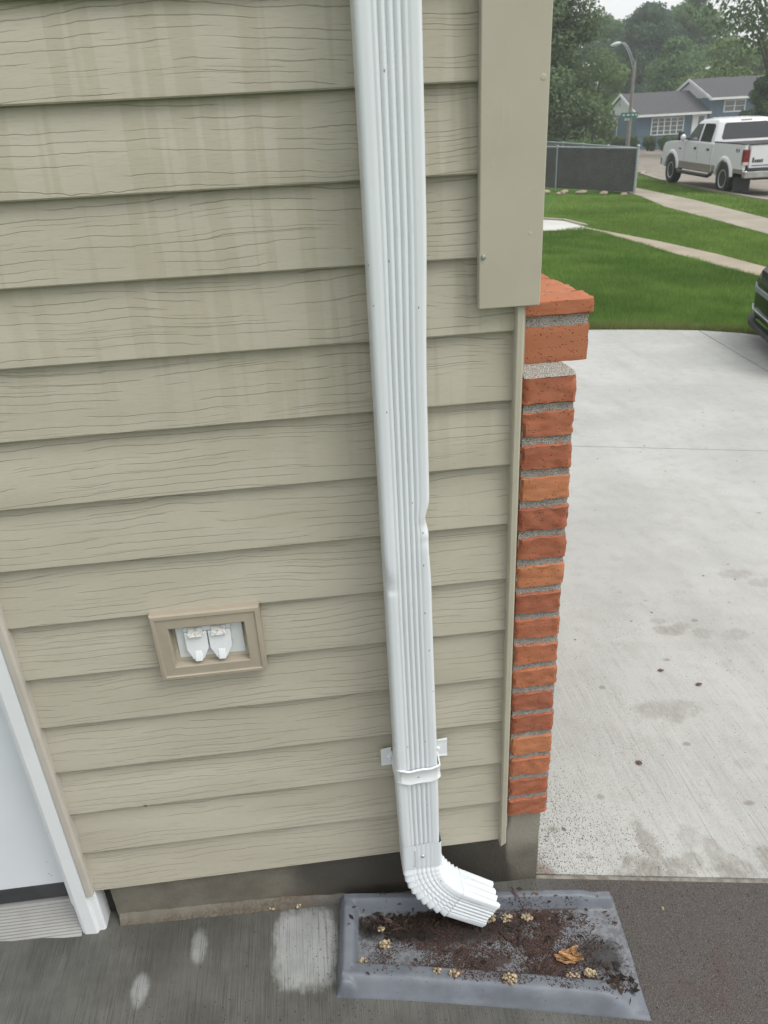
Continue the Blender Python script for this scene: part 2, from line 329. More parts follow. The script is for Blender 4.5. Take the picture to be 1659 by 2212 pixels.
def mat_driveway():
    g = NG('driveway_concrete', rough=0.85, spec=0.25); c = g.co(); X, Y, Z = g.xyz(c)
    br = g.noise(g.mp(c, (230, 5, 1)), 1, 3, 0.6); mot = g.noise(c, 1.7, 5, 0.6); m2 = g.noise(c, 14, 4, 0.6)
    col = g.mix(g.mr(mot, 0.3, 0.7), (0.350, 0.355, 0.335), (0.428, 0.432, 0.412))
    col = g.mix(g.ma('MULTIPLY', g.mr(m2, 0.42, 0.75), 0.4), col, (0.305, 0.30, 0.268))
    swp = g.noise(g.mp(c, (5, 0.7, 1), (0, 0, 0), (0, 0, 0.25)), 1, 3, 0.5)
    col = g.mix(g.ma('MULTIPLY', g.mr(swp, 0.55, 0.75), 0.3), col, (0.275, 0.272, 0.248))
    fg = g.noise(c, 190, 3, 0.7); col = g.mix(g.mr(fg, 0.5, 0.72, 0, 0.4), col, (0.27, 0.268, 0.25)); col = g.mix(g.mr(fg, 0.48, 0.30, 0, 0.4), col, (0.50, 0.51, 0.50))
    near = g.mr(Y, 1.7, 0.1)
    col = g.mix(g.ma('MULTIPLY', g.mr(br, 0.56, 0.72), g.ma('MULTIPLY', near, 0.6)), col, (0.21, 0.205, 0.188))
    col = g.mix(g.ma('MULTIPLY', g.mr(br, 0.44, 0.30), g.ma('MULTIPLY', near, 0.5)), col, (0.50, 0.51, 0.50))
    wob = g.ma('MULTIPLY', g.ma('SUBTRACT', g.noise(g.mp(c, (1.0, 0.7, 1)), 22, 6, 0.72), 0.5), 5.5)
    st = None
    for (x, y, rx, ry, k) in [(0.775, -0.01, 0.085, 0.05, 0.95), (0.80, 0.10, 0.022, 0.07, 0.75), (0.985, -0.03, 0.055, 0.045, 0.9), (0.97, 0.05, 0.02, 0.05, 0.6), (1.12, -0.03, 0.05, 0.06, 0.8),
                              (0.90, 0.02, 0.022, 0.025, 0.6), (0.93, 0.10, 0.03, 0.035, 0.45), (1.09, 0.60, 0.09, 0.045, 0.55), (1.31, 1.04, 0.05, 0.03, 0.7), (1.28, 1.10, 0.03, 0.02, 0.5), (1.37, 1.06, 0.03, 0.02, 0.4),
                              (1.77, 1.41, 0.08, 0.035, 0.5), (1.86, 1.33, 0.06, 0.03, 0.45), (1.42, 1.0, 0.03, 0.03, 0.4), (1.55, 0.98, 0.05, 0.03, 0.45), (1.22, 0.34, 0.03, 0.02, 0.3), (1.30, 0.3, 0.02, 0.02, 0.4), (0.6, 0.069, 0.009, 0.008, 0.85), (0.627, 0.061, 0.011, 0.008, 0.85), (0.557, 0.163, 0.013, 0.008, 0.85), (0.732, 0.261, 0.009, 0.008, 0.85), (1.083, 0.44, 0.011, 0.008, 0.85), (1.152, 0.19, 0.013, 0.008, 0.85), (0.914, 0.737, 0.009, 0.008, 0.85), (0.729, 0.04, 0.011, 0.008, 0.85), (1.21, 0.861, 0.013, 0.008, 0.85), (2.207, 1.958, 0.009, 0.008, 0.85), (1.431, 1.09, 0.011, 0.008, 0.85)]:
        e = g.ma('MULTIPLY', g.ell(X, Y, x, y, rx * 1.1, ry * 1.1, 0.8, wob), k * 0.68); st = e if st is None else g.ma('MAXIMUM', st, e)
    brk = g.mr(g.noise(g.mp(c, (90, 30, 1)), 1, 3, 0.6), 0.30, 0.60, 0.55, 1.0)
    col = g.mix(g.ma('MULTIPLY', st, brk), col, (0.155, 0.140, 0.112))
    # grit thrown along the brick corner and thinning out
    dens = g.ma('ADD', g.mr(g.ma('ADD', X, g.ma('MULTIPLY', Y, 0.45)), 1.4, 0.5, 0.02, 0.19), g.ma('MULTIPLY', g.ma('SUBTRACT', g.noise(c, 4, 2), 0.5), 0.3))
    def speck(sc, off, r0):
        v = g.vor(g.mp(c, (1, 0.7, 1), off), sc)
        return g.mr(g.ma('SUBTRACT', g.ma('MULTIPLY', dens, 1.3), v), r0, r0 + 0.05)
    s_ = g.ma('MAXIMUM', speck(260, (0, 0, 0), -0.03), speck(130, (4, 2, 0), 0.0))
    col = g.mix(g.ma('MULTIPLY', s_, 0.85), col, (0.09, 0.085, 0.07))
    big = g.mr(g.vor(c, 11), 0.085, 0.055); big = g.ma('MULTIPLY', big, g.mr(g.noise(c, 3.1, 1), 0.48, 0.54))
    col = g.mix(g.ma('MULTIPLY', big, 0.75), col, (0.07, 0.06, 0.05))
    dk = g.mr(g.noise(c, 38, 3, 0.6), 0.66, 0.72); dk = g.ma('MULTIPLY', dk, g.mr(g.noise(c, 2.3, 2), 0.48, 0.6)); col = g.mix(g.ma('MULTIPLY', dk, 0.45), col, (0.16, 0.145, 0.12))
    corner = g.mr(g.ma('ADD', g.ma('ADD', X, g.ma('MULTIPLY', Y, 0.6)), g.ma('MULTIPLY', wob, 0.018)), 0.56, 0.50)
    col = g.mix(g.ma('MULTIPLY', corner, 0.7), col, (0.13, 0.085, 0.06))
    nr = g.bump(br, 0.35, 0.0015); nr = g.bump(g.noise(c, 260, 2), 0.3, 0.0012, nr)
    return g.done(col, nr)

def mat_walk(name, a, b, sc=60):
    g = NG(name, rough=0.9, spec=0.2); c = g.co(); n = g.noise(c, 1.2, 5, 0.65); f = g.noise(c, sc, 3, 0.6)
    col = g.mix(g.mr(n, 0.3, 0.7), a, b); col = g.mix(g.mr(f, 0.5, 0.75, 0, 0.35), col, tuple(x * 0.6 for x in a))
    return g.done(col, g.bump(f, 0.3, 0.004))

def mat_lawn():
    g = NG('lawn_turf', rough=0.95, spec=0.1); c = g.co()
    n = g.noise(c, 1.6, 5, 0.6); f = g.noise(c, 45, 3, 0.7)
    col = g.mix(g.mr(n, 0.3, 0.7), (0.072, 0.150, 0.026), (0.115, 0.200, 0.042))
    col = g.mix(g.mr(f, 0.4, 0.7), col, (0.032, 0.070, 0.012))
    return g.done(col, g.bump(f, 0.8, 0.03))

def mat_leaf(name, a, b, trans=0.35):
    g = NG(name, rough=0.6, spec=0.25); t = g.attr('tint'); c = g.co()
    col = g.mix(g.mr(t, 0, 1, 0, 1, False), a, b)
    n = g.noise(c, 0.55, 3); col = g.mix(g.mr(n, 0.35, 0.7, 0, 0.55), col, tuple(x * 0.62 for x in a))
    g.set('Base Color', col)
    tr = g.nd('ShaderNodeBsdfTranslucent'); g.put(tr.inputs[0], g.mix(0.5, col, b))
    mx = g.nd('ShaderNodeMixShader'); mx.inputs[0].default_value = trans
    g.t.links.new(g.b.outputs[0], mx.inputs[1]); g.t.links.new(tr.outputs[0], mx.inputs[2]); g.t.links.new(mx.outputs[0], g.out.inputs[0])
    return g.m

M = {}
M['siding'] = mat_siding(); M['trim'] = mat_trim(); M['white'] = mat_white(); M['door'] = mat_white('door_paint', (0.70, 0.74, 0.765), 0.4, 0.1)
M['pipe'] = mat_white('downspout_enamel', (0.69, 0.727, 0.747), 0.33, 0.2)
M['brick'] = mat_brick(); M['mortar'] = mat_mortar(); M['patio'] = mat_patio(); M['drive'] = mat_driveway()
M['walk'] = mat_walk('old_sidewalk', (0.27, 0.245, 0.195), (0.35, 0.315, 0.26)); M['path'] = mat_walk('old_path', (0.29, 0.25, 0.19), (0.36, 0.31, 0.24))
M['pad'] = mat_walk('pale_pad', (0.46, 0.46, 0.43), (0.54, 0.54, 0.51)); M['street'] = mat_walk('street_paving', (0.20, 0.18, 0.155), (0.28, 0.25, 0.21), 14)
M['lawn'] = mat_lawn()
M['gap_shade'] = plain('painted_gap_shade', (0.03, 0.025, 0.02), 0.95, 0, 0.3, 30)
M['steel'] = plain('zinc_steel', (0.50, 0.51, 0.52), 0.35, 0.9, 0.1, 60)
M['alu'] = plain('mill_aluminium', (0.33, 0.327, 0.315), 0.6, 0.3, 0.08, 12)
M['black'] = plain('black_rubber', (0.018, 0.019, 0.021), 0.6, 0, 0.2, 12)
M['galv'] = plain('galvanised_pipe', (0.36, 0.39, 0.42), 0.5, 0.5, 0.1, 20)

# ------------------------------------------------------------------ the ground
ground = MB()
xs = [-120, -40, -15, -6, -2, 0, 2, 4, 6, 9, 12, 16, 25, 40, 80, 160, 300]; ys = [-120, -40, -12, -4, -1, 0, 2, 5, 9, 14, 20, 30, 45, 70, 110, 170, 320]
def gg(x, y): return gz(min(max(x, -20), 70)) - 0.035
vs = [(x, y, gg(x, y)) for y in ys for x in xs]; nx = len(xs)
ground.add(vs, [(j * nx + i, j * nx + i + 1, (j + 1) * nx + i + 1, (j + 1) * nx + i) for j in range(len(ys) - 1) for i in range(nx - 1)])
tag(ground.build('lawn', M['lawn']), kind='structure')

def sheet(name, poly, mat, up=0.0, th=0.06, kind='structure', bevel=0.0, more=()):
    m = MB()
    for pl in (poly, *more): m.prism_z(pl, lambda x, y: gz(x) + up - th, lambda x, y: gz(x) + up)
    o = m.build(name, mat, bevel=bevel); return tag(o, kind=kind)
# patio slab: the wall side is the foundation line, right side the joint to the driveway
def jl(x): return 0.020 - 0.138 * (x - 0.48)
sheet('patio', [(-4, 0.10), (-4, -3.2), (4.0, -3.2), (4.0, jl(4.0) - 0.006), (1.06, jl(1.06) - 0.006), (0.46, jl(0.46) - 0.006), (0.40, 0.10)], M['patio'], 0.0, 0.1)
# driveway in panels parted by tooled control joints
def j1(x): return 2.96 - 0.19 * (x - 1.56)
def j2x(y): return 3.76 - 0.079 * (5.72 - y)
e = 0.0045
e9 = 0.009
near_edge = [(0.44, jl(0.44) + e9), (1.06, jl(1.06) + e9), (4.0, jl(4) + e9), (9.0, jl(9.0) + e9)]
p1 = near_edge + [(9.0, j1(9.0) - e), (0.44, j1(0.44) - e)]
yj = j1(3.55)
arc = [(3.75, 5.72), (3.3, 5.80), (2.79, 5.86), (1.8, 5.9), (0.44, 5.92)]
p2 = [(0.44, j1(0.44) + e), (j2x(yj) - e, j1(3.53) + e)] + [(j2x(5.70) - e, 5.715)] + arc[1:]
p3 = [(j2x(yj) + e, j1(3.55) + e), (9.0, j1(9.0) + e), (9.0, 3.6), (6.5, 4.1), (5.2, 4.8), (4.6, 5.2), (4.28, 5.40), (4.11, 5.56), (j2x(5.70) + e, 5.71)]
sheet('driveway', p1, M['drive'], 0.0, 0.1, more=(p2, p3))
jm = MB(); jm.prism_z([(0.43, jl(0.43) - 0.02), (9, jl(9) - 0.02), (9, 3.5), (4, 5.3), (3, 5.7), (0.43, 5.7)], lambda x, y: gz(x) - 0.04, lambda x, y: gz(x) - 0.006)
tag(jm.build('joint_fill', plain('joint_sand', (0.215, 0.20, 0.17), 0.95, 0, 0.3, 40)), kind='structure')
WF = [(5.50, 14.2), (5.63, 13.87), (6.13, 11.88), (6.39, 10.34), (6.46, 9.03), (6.55, 6.0), (6.6, 4.2)]
WN = [(6.15, 4.2), (6.08, 7.0), (5.97, 8.4), (5.87, 9.17), (5.76, 10.35), (5.66, 12.49), (5.50, 13.9)]
sheet('path', WF + WN, M['path'], 0.0)
sheet('concrete_pad', [(3.0, 13.3), (4.62, 13.53), (5.17, 13.6), (5.57, 13.72), (5.60, 14.3), (5.5, 15.1), (5.1, 15.4), (4.4, 15.5), (3.0, 15.5)], M['pad'], 0.006, 0.07)
sheet('pad_kerb', [(5.66, 14.1), (5.72, 14.35), (5.6, 15.25), (5.2, 15.62), (4.4, 15.7), (3.0, 15.7), (3.0, 15.52), (4.4, 15.52), (5.12, 15.43), (5.5, 15.15), (5.58, 14.3)], M['walk'], 0.03, 0.09)
SF = [(11.6, 34), (10.95, 26), (10.76, 23.84), (10.48, 19.37), (9.85, 14.64), (9.4, 10), (9.0, 4), (8.8, 0)]
SN = [(7.6, 0), (7.9, 5), (8.25, 10), (8.45, 12.5), (8.63, 14.62), (8.89, 17.77), (9.31, 19.55), (9.66, 21.27), (9.95, 26), (10.4, 34)]
sheet('sidewalk', SF + SN, M['walk'], 0.012)
SE = [(12.0, -30), (12.15, 10), (12.3, 19.08), (12.45, 21.84), (13.2, 27.4), (14.1, 31.1), (15.0, 33)]
sheet('street', SE + [(6, 36), (6, 64), (23, 66.5), (29.2, 66.0), (30.4, 63.6), (60, 62), (60, 30), (22, 30), (21, -30)], M['street'], -0.01, 0.05)
kb = MB()
for a, b in zip(SE[:-1], SE[1:]):
    kb.prism_z([(a[0] - 0.15, a[1]), a, b, (b[0] - 0.15, b[1])], lambda x, y: gz(x) - 0.08, lambda x, y: gz(x) + 0.055)
tag(kb.build('kerb', M['walk']), kind='structure')

# ------------------------------------------------------------------ grass blades
def inpoly(P, poly):
    x, y = P[:, 0], P[:, 1]; r = np.zeros(len(P), bool); n = len(poly)
    for i in range(n):
        x0, y0 = poly[i]; x1, y1 = poly[(i + 1) % n]
        c = ((y0 > y) != (y1 > y)) & (x < (x1 - x0) * (y - y0) / (y1 - y0 + 1e-12) + x0); r ^= c
    return r
def grass(name, poly, n, h0, h1, w, mat, edge=None):
    a = np.array(poly); lo, hi = a.min(0), a.max(0); out = []
    tot = 0
    while tot < n:
        P = RNG.uniform(lo, hi, (n * 2, 2)); keep = inpoly(P, poly)
        rng_ = np.hypot(P[:, 0], P[:, 1] + 1.3); keep &= RNG.uniform(0, 1, len(P)) < np.clip((7.0 / rng_) ** 1.0, 0, 1)
        P = P[keep]; out.append(P); tot += len(P)
    P = np.concatenate(out)[:n]
    H = RNG.uniform(h0, h1, n); clump = np.array([0.7 * noise.noise((x * 2.2, y * 2.2, 0)) + 0.8 * noise.noise((x * 0.7, y * 0.7, 4)) + 0.4 * noise.noise((x * 8, y * 8, 9)) for x, y in P[:, :2]]); H *= 1 + 0.35 * clump
    th = RNG.uniform(0, 2 * np.pi, n); ln = RNG.uniform(0.15, 0.75, n) * H; ld = RNG.uniform(0, 2 * np.pi, n)
    ww = w * np.clip(np.hypot(P[:, 0], P[:, 1]) / 7, 1, 2.5)
    z = -0.170 - 0.045 * P[:, 0] - 0.036
    d = np.stack([np.cos(th), np.sin(th)], 1) * ww[:, None]
    A = np.column_stack([P - d, z]); B = np.column_stack([P + d, z]); T = np.column_stack([P[:, 0] + np.cos(ld) * ln, P[:, 1] + np.sin(ld) * ln, z + H])
    V = np.stack([A, B, T], 1).reshape(-1, 3); F = np.arange(n * 3).reshape(-1, 3)
    tint = np.clip(0.45 + 0.55 * clump + RNG.uniform(-0.35, 0.35, n), 0, 1)
    o = fast_mesh(name, V, F, mat, tint=tint, k=3); return o
mg = mat_leaf('grass_blade', (0.078, 0.178, 0.026), (0.240, 0.365, 0.088), 0.3)
mg2 = mat_leaf('light_grass_blade', (0.120, 0.218, 0.036), (0.265, 0.385, 0.100), 0.3)
polyA = [(1.2, 5.93), (2.79, 5.885), (3.75, 5.755), (4.11, 5.60), (4.30, 5.44), (4.62, 5.24), (5.22, 4.84), (6.1, 4.3)] + WN[1:] + [(4.62, 13.5), (3.0, 13.3), (2.0, 9)]
tag(grass('near_lawn_grass', polyA, 190000, 0.05, 0.085, 0.0032, mg), 'dark green mown grass between the white driveway and the tan path', 'grass', kind='stuff')
polyB = [(5.2, 15.75), (5.75, 14.4)] + WF[:] + [(7.7, 4)] + SN[1:8] + [(7.4, 21.3)]
tag(grass('middle_lawn_grass', polyB, 110000, 0.045, 0.08, 0.0045, mg2), 'bright green mown grass between the narrow path and the sidewalk', 'grass', kind='stuff')
polyC = SF[::-1] + [(13.4, 30), (13.0, 27.4), (12.25, 21.84), (12.1, 19.1), (11.9, 0)]
tag(grass('verge_grass', polyC, 60000, 0.07, 0.11, 0.006, mg2), 'strip of green grass between the sidewalk and the street', 'grass', kind='stuff')
ms = mat_leaf('straw_blade', (0.20, 0.17, 0.07), (0.36, 0.31, 0.16), 0.3)
edge = [(1.5, 5.93), (2.79, 5.885), (3.75, 5.755), (4.11, 5.60), (4.30, 5.44), (4.5, 5.5), (4.1, 5.78), (3.6, 6.0), (2.8, 6.10), (1.5, 6.15)]
tag(grass('straw_fringe', edge, 4200, 0.05, 0.10, 0.003, ms), 'dry straw coloured blades along the lawn edge at the driveway', 'dry grass', kind='stuff')

# ------------------------------------------------------------------ our house corner
house = thing('house', 'near house corner with tan lap siding, brick veneer and a white door', 'house', (0, 0, 0))
E_ = 0.127
def siding_rows(x0, x1, k0, k1, nxs=40):
    m = MB(); prof = [(0.0155, 0.000), (0.0018, -0.0006), (0.0, 0.0018), (0.0003, 0.007), (0.0066, 0.065), (0.0155, E_)]
    for k in range(k0, k1 + 1):
        zb = (13 - k) * E_ - (0.004 if k == 13 else 0)
        rings = []
        for i in range(nxs + 1):
            x = x0 + (x1 - x0) * i / nxs
            wz = 0.0010 * noise.noise((x * 2.1, k * 3.3, 0)); wy = 0.0010 * noise.noise((x * 3.0, k * 5.1, 7))
            rings.append([(x, y + (wy if 0 < j < 5 else 0), zb + z + (wz if j < 4 else 0)) for j, (y, z) in enumerate(prof)])
        m.loft(rings, cap=False, closed=False)
    return m
m = siding_rows(-0.640, 0.300, -6, 13, 60)
m2 = siding_rows(0.300, 0.360, 3, 13, 4); m.add(m2.v, m2.f)
m2 = siding_rows(-3.2, -1.72, -6, 13, 10); m.add(m2.v, m2.f)
m2 = siding_rows(-1.72, -0.640, -6, -3, 10); m.add(m2.v, m2.f)
m.box(-0.6325, 0.380, 0.0165, 0.03, 0.02, 1.36); m.box(-0.6325, 0.36, 0.0165, 0.03, 1.36, 2.0); m.box(-3.2, 0.36, 0.0165, 0.03, 2.0, 2.45); m.box(-3.2, -1.71, 0.0165, 0.03, 0.02, 2.0)
m.box(0.362, 0.380, 0.03, 2.2, 1.36, 2.45)
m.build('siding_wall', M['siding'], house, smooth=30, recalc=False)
# wall corner board
m = MB(); t_ = 0.02
m.hexa([(0.288, -0.022, 1.316), (0.393, -0.022, 1.316), (0.393, 0.09, 1.316), (0.379, 0.09, 1.316), (0.379, -0.004, 1.316), (0.288, -0.004, 1.316)],
       [(0.288, -0.022, 2.45), (0.393, -0.022, 2.45), (0.393, 0.09, 2.45), (0.379, 0.09, 2.45), (0.379, -0.004, 2.45), (0.288, -0.004, 2.45)])
cb = m.build('corner_board', M['trim'], house, bevel=0.0018)
def screw(parent, c, r, mat, axis='y'):
    m = MB(); m.lathe([(r * 0.2, -0.35 * r), (r * 0.7, -0.3 * r), (r, 0.1 * r), (r, 0.9 * r)], c, axis, 16)
    m.box(c[0] - r * 0.6, c[0] + r * 0.6, c[1] - 0.42 * r, c[1] - 0.2 * r, c[2] - r * 0.12, c[2] + r * 0.12)
    return m.build('screw', mat, parent, smooth=40)
screw(cb, (0.2945, -0.0235, 1.4), 0.0042, M['steel'])
m = MB()
m.hexa([(0.3555, -0.010, -0.014), (0.3575, -0.0145, -0.012), (0.3665, -0.0145, -0.004), (0.3700, -0.0125, -0.003), (0.3700, 0.02, -0.003), (0.3555, 0.02, -0.012)],
       [(0.3555, -0.010, 1.3155), (0.3575, -0.0145, 1.3155), (0.3665, -0.0145, 1.3155), (0.3700, -0.0125, 1.3155), (0.3700, 0.02, 1.3155), (0.3555, 0.02, 1.3155)])
m.build('edge_channel', M['trim'], house, bevel=0.0008)

# brick veneer
def brick_box(m, tints, x0, x1, y0, y1, z0, z1, rough=0.0016, cuts=7, tint=0.5, seed=0):
    bm = bmesh.new(); bmesh.ops.create_cube(bm, size=1); bmesh.ops.subdivide_edges(bm, edges=bm.edges, cuts=cuts, use_grid_fill=True)
    vs = []; hx, hy, hz = (x1 - x0) / 2, (y1 - y0) / 2, (z1 - z0) / 2
    for v in bm.verts:
        u = v.co * 2; p = Vector(((x0 + x1) / 2 + u.x * hx, (y0 + y1) / 2 + u.y * hy, (z0 + z1) / 2 + u.z * hz))
        ne = sum(1 for q in u if abs(q) > 0.98)
        if ne >= 2: p -= Vector((u.x if abs(u.x) > 0.98 else 0, u.y if abs(u.y) > 0.98 else 0, u.z if abs(u.z) > 0.98 else 0)) * rough * (0.9 + 1.6 * max(0, noise.noise(p * 60 + Vector((seed, 0, 0)))))
        n1 = noise.noise_vector(p * 45 + Vector((seed * 3.1, 1, 2))); n2 = noise.noise_vector(p * 150 + Vector((seed, 5, 2)))
        vs.append(p + n1 * rough * 0.9 + n2 * rough * 0.5)
    fs = [tuple(v.index for v in f.verts) for f in bm.faces]; bm.free()
    m.add(vs, fs); tints += [tint] * len(fs)
bk = MB(); tn = []
PIT, BH, ZT = 0.0662, 0.0542, 1.183
tv = [0.30, 0.46, 0.22, 0.86, 0.12, 0.28, 0.84, 0.22, 0.5, 0.58, 0.62, 0.2, 0.24, 0.88, 0.60, 0.30, 0.34]
for i in range(17):
    z1 = ZT - i * PIT; dx = random.uniform(-0.002, 0.003)
    brick_box(bk, tn, 0.3765, 0.4775 + dx, 0.002 + random.uniform(0, 0.002), 0.19 if i % 2 else 0.092, z1 - BH, z1, 0.0030, 12, tv[i], i)
    y = 0.203 if i % 2 else 0.105
    while y < 2.1:
        brick_box(bk, tn, 0.385, 0.4775, y, y + 0.19, z1 - BH, z1, 0.0012, 1, random.random(), i + y); y += 0.203
# sill: a big smooth brick and a rowlock cap, both set back a little from the wall face
brick_box(bk, tn, 0.3765, 0.5030, 0.030, 0.22, 1.1985, 1.2660, 0.0012, 8, 0.62, 40)
y = 0.232
while y < 2.0:
    brick_box(bk, tn, 0.3765, 0.5030, y, y + 0.19, 1.1985, 1.2660, 0.0012, 1, random.random(), y); y += 0.202
bk.tint = tn
vn = bk.build('brick_veneer', M['brick'], house, smooth=38)
cp = MB(); tn = []; y = 0.026; i = 0
for wd in (0.062, 0.058, 0.058, 0.058, 0.06):
    xr = 0.5080 - 0.10 * (y - 0.026)
    brick_box(cp, tn, 0.3760, xr, y, y + wd, 1.2835 - 0.0, 1.3135, 0.0016, 7, (0.58, 0.7, 0.66, 0.5, 0.6)[i], 60 + i); y += wd + (0.008 if i % 2 == 0 else 0.003); i += 1
while y < 2.0:
    brick_box(cp, tn, 0.3760, 0.485, y, y + 0.058, 1.2835, 1.3135, 0.0016, 1, random.random(), y); y += 0.066
cp.tint = tn
cp.build('brick_cap', M['brick'], vn, smooth=38)
def rough_box(m, x0, x1, y0, y1, z0, z1, nx, ny, nz, amp, f=120):
    bm = bmesh.new()
    def quadgrid(o, a, b, na, nb):
        g = [[bm.verts.new(o + a * (i / na) + b * (j / nb)) for j in range(nb + 1)] for i in range(na + 1)]
        for i in range(na):
            for j in range(nb): bm.faces.new((g[i][j], g[i + 1][j], g[i + 1][j + 1], g[i][j + 1]))
    X, Y, Z = Vector((x1 - x0, 0, 0)), Vector((0, y1 - y0, 0)), Vector((0, 0, z1 - z0)); O = Vector((x0, y0, z0))
    quadgrid(O, X, Z, nx, nz); quadgrid(O + X, Y, Z, ny, nz); quadgrid(O + Z, X, Y, nx, ny); quadgrid(O, Y, X, ny, nx)
    vs = [v.co + noise.noise_vector(v.co * f) * amp + noise.noise_vector(v.co * f * 0.3) * amp for v in bm.verts]
    bm.verts.index_update(); fs = [tuple(v.index for v in f_.verts) for f_ in bm.faces]; bm.free(); m.add(vs, fs)
mo = MB()
rough_box(mo, 0.3785, 0.4745, 0.0085, 0.6, 0.066, 1.181, 30, 6, 330, 0.0013)
rough_box(mo, 0.3785, 0.5000, 0.0330, 0.6, 1.262, 1.286, 34, 8, 8, 0.0013)
rough_box(mo, 0.3785, 0.486, 0.0330, 0.33, 1.2862, 1.3105, 20, 60, 4, 0.0010)
# sloping bed of mortar under the sill
bed = [(0.003, 1.1805), (0.012, 1.186), (0.022, 1.192), (0.0335, 1.2005)]
g_ = []
for i in range(30):
    u = i / 29; ring = []
    for j, (yy, zz) in enumerate(bed):
        xr = 0.4735 if j < 2 else (0.466 if j == 2 else 0.452); x = 0.3785 + (xr - 0.3785) * u
        q = Vector((x, yy, zz)); q += noise.noise_vector(q * 160) * 0.0009; ring.append(tuple(q))
    ring += [(ring[-1][0], 0.09, 1.2005), (ring[0][0], 0.09, 1.178)]; g_.append(ring)
mo.loft(g_)
mo.box(0.3785, 0.47, 0.09, 2.1, 1.17, 1.2); mo.box(0.3785, 0.4745, 0.6, 2.1, 0.066, 1.181); mo.box(0.3785, 0.498, 0.6, 2.0, 1.262, 1.286)
mo.build('mortar_joints', M['mortar'], vn, smooth=60)

# foundation
def mat_foundation():
    g = NG('foundation_concrete', rough=0.75); c = g.co(); X, Y, Z = g.xyz(c)
    n = g.noise(c, 14, 5, 0.6); f = g.noise(c, 150, 3, 0.6); w = g.noise(g.mp(c, (9, 1, 3)), 1, 3)
    col = g.mix(g.mr(n, 0.3, 0.7), (0.120, 0.109, 0.085), (0.170, 0.157, 0.126))
    wob = g.ma('MULTIPLY', g.ma('SUBTRACT', w, 0.5), 0.16)
    wet = g.ma('MULTIPLY', g.mr(g.ma('ADD', X, wob), -0.22, -0.10), g.mr(g.ma('ADD', X, wob), 0.40, 0.375))
    col = g.mix(g.ma('MULTIPLY', wet, 0.82), col, (0.045, 0.040, 0.034))
    lt = g.ma('MULTIPLY', g.mr(g.ma('ADD', X, wob), 0.37, 0.40), g.mr(Z, -0.10, -0.01))
    col = g.mix(g.ma('MULTIPLY', lt, 0.7), col, (0.32, 0.30, 0.25))
    base = g.ma('MULTIPLY', g.mr(g.ma('ADD', Z, g.ma('MULTIPLY', wob, 0.3)), -0.115, -0.145), g.mr(X, -0.05, -0.15))
    col = g.mix(g.ma('MULTIPLY', base, g.mr(f, 0.35, 0.65, 0.3, 0.95)), col, (0.085, 0.064, 0.044))
    sp = g.mr(g.vor(c, 110), 0.1, 0.06); col = g.mix(g.ma('MULTIPLY', sp, g.mr(g.noise(c, 20, 1), 0.5, 0.6)), col, (0.30, 0.27, 0.22))
    return g.done(col, g.bump(f, 0.5, 0.003), g.mr(wet, 0, 1, 0.8, 0.45))
M['found'] = mat_foundation()
m = MB(); rough_box(m, -0.604, 0.464, 0.018, 0.5, -0.30, 0.068, 90, 20, 26, 0.0012, 40)
m.build('foundation', M['found'], house, smooth=50)
m = MB(); m.box(0.38, 0.464, 0.501, 2.1, -0.35, 0.068); m.build('foundation', M['found'], house)
m = MB(); m.box(-3.2, -1.72, 0.018, 0.5, -0.3, 0.068); m.build('foundation', M['found'], house)
m = MB(); rings = []
for i in range(61):
    x = -0.600 + 0.56 * i / 60; z = gz(x); k = 0.0030 * noise.noise((x * 30, 0, 0)) + 0.0025 * noise.noise((x * 95, 3, 0)); q = 1 - 0.5 * max(0, (x + 0.2) / 0.2) if x > -0.2 else 1
    rings.append([(x, 0.019, z + 0.026 * q + k), (x, 0.010, z + 0.021 * q + k), (x, 0.0 - k, z + 0.001), (x, 0.019, z - 0.02)])
m.loft(rings)
m.build('foundation_footing', M['found'], house, smooth=50)

# door, frame, threshold
m = MB(); m.box(-1.60, -0.7145, 0.048, 0.09, -0.016, 1.93); door = m.build('entry_door', M['door'], house)
m = MB(); m.box(-1.60, -0.7145, 0.050, 0.088, -0.068, -0.0175); m.box(-1.60, -0.7145, 0.046, 0.0495, -0.030, -0.0165)
m.build('door_sweep', plain('grey_sweep', (0.045, 0.048, 0.052), 0.6, 0, 0.2, 12), door)
m = MB(); prof = [(0.10, -0.30), (0.10, -0.070), (0.044, -0.074)]
n = 11
for i in range(n):
    y0 = 0.042 - i * 0.0048; z0 = -0.0765 - i * 0.0054
    prof += [(y0, z0), (y0 - 0.0026, z0 - 0.0010), (y0 - 0.0029, z0 - 0.0044), (y0 - 0.0044, z0 - 0.0050)]
prof += [(-0.014, -0.137), (-0.017, -0.143), (-0.030, -0.146), (-0.031, -0.30)]
m.hexa([(-1.62, y, z) for y, z in prof], [(-0.690, y, z) for y, z in prof])
m.build('threshold', M['alu'], door)
m = MB(); m.box(-1.66, -0.622, -0.0315, -0.012, -0.30, -0.1475); m.build('sill_lip', M['white'], door, bevel=0.001)
m = MB()   # stepped jamb and brickmould on the hinge side
jp = [(-0.7135, 0.10), (-0.7135, 0.035), (-0.6990, 0.030), (-0.6885, -0.006), (-0.6800, -0.011), (-0.6530, -0.012), (-0.6495, -0.008), (-0.6495, -0.004), (-0.6360, -0.003), (-0.6330, 0.002), (-0.6330, 0.10)]
m.hexa([(x, y, -0.1465) for x, y in jp], [(x, y, 1.99) for x, y in jp])
m.hexa([(-2.315 - x, y, -0.1465) for x, y in jp], [(-2.315 - x, y, 1.99) for x, y in jp])
m.box(-1.71, -0.62, -0.010, 0.10, 1.94, 2.0)
m.build('door_frame', M['white'], house, bevel=0.0012)
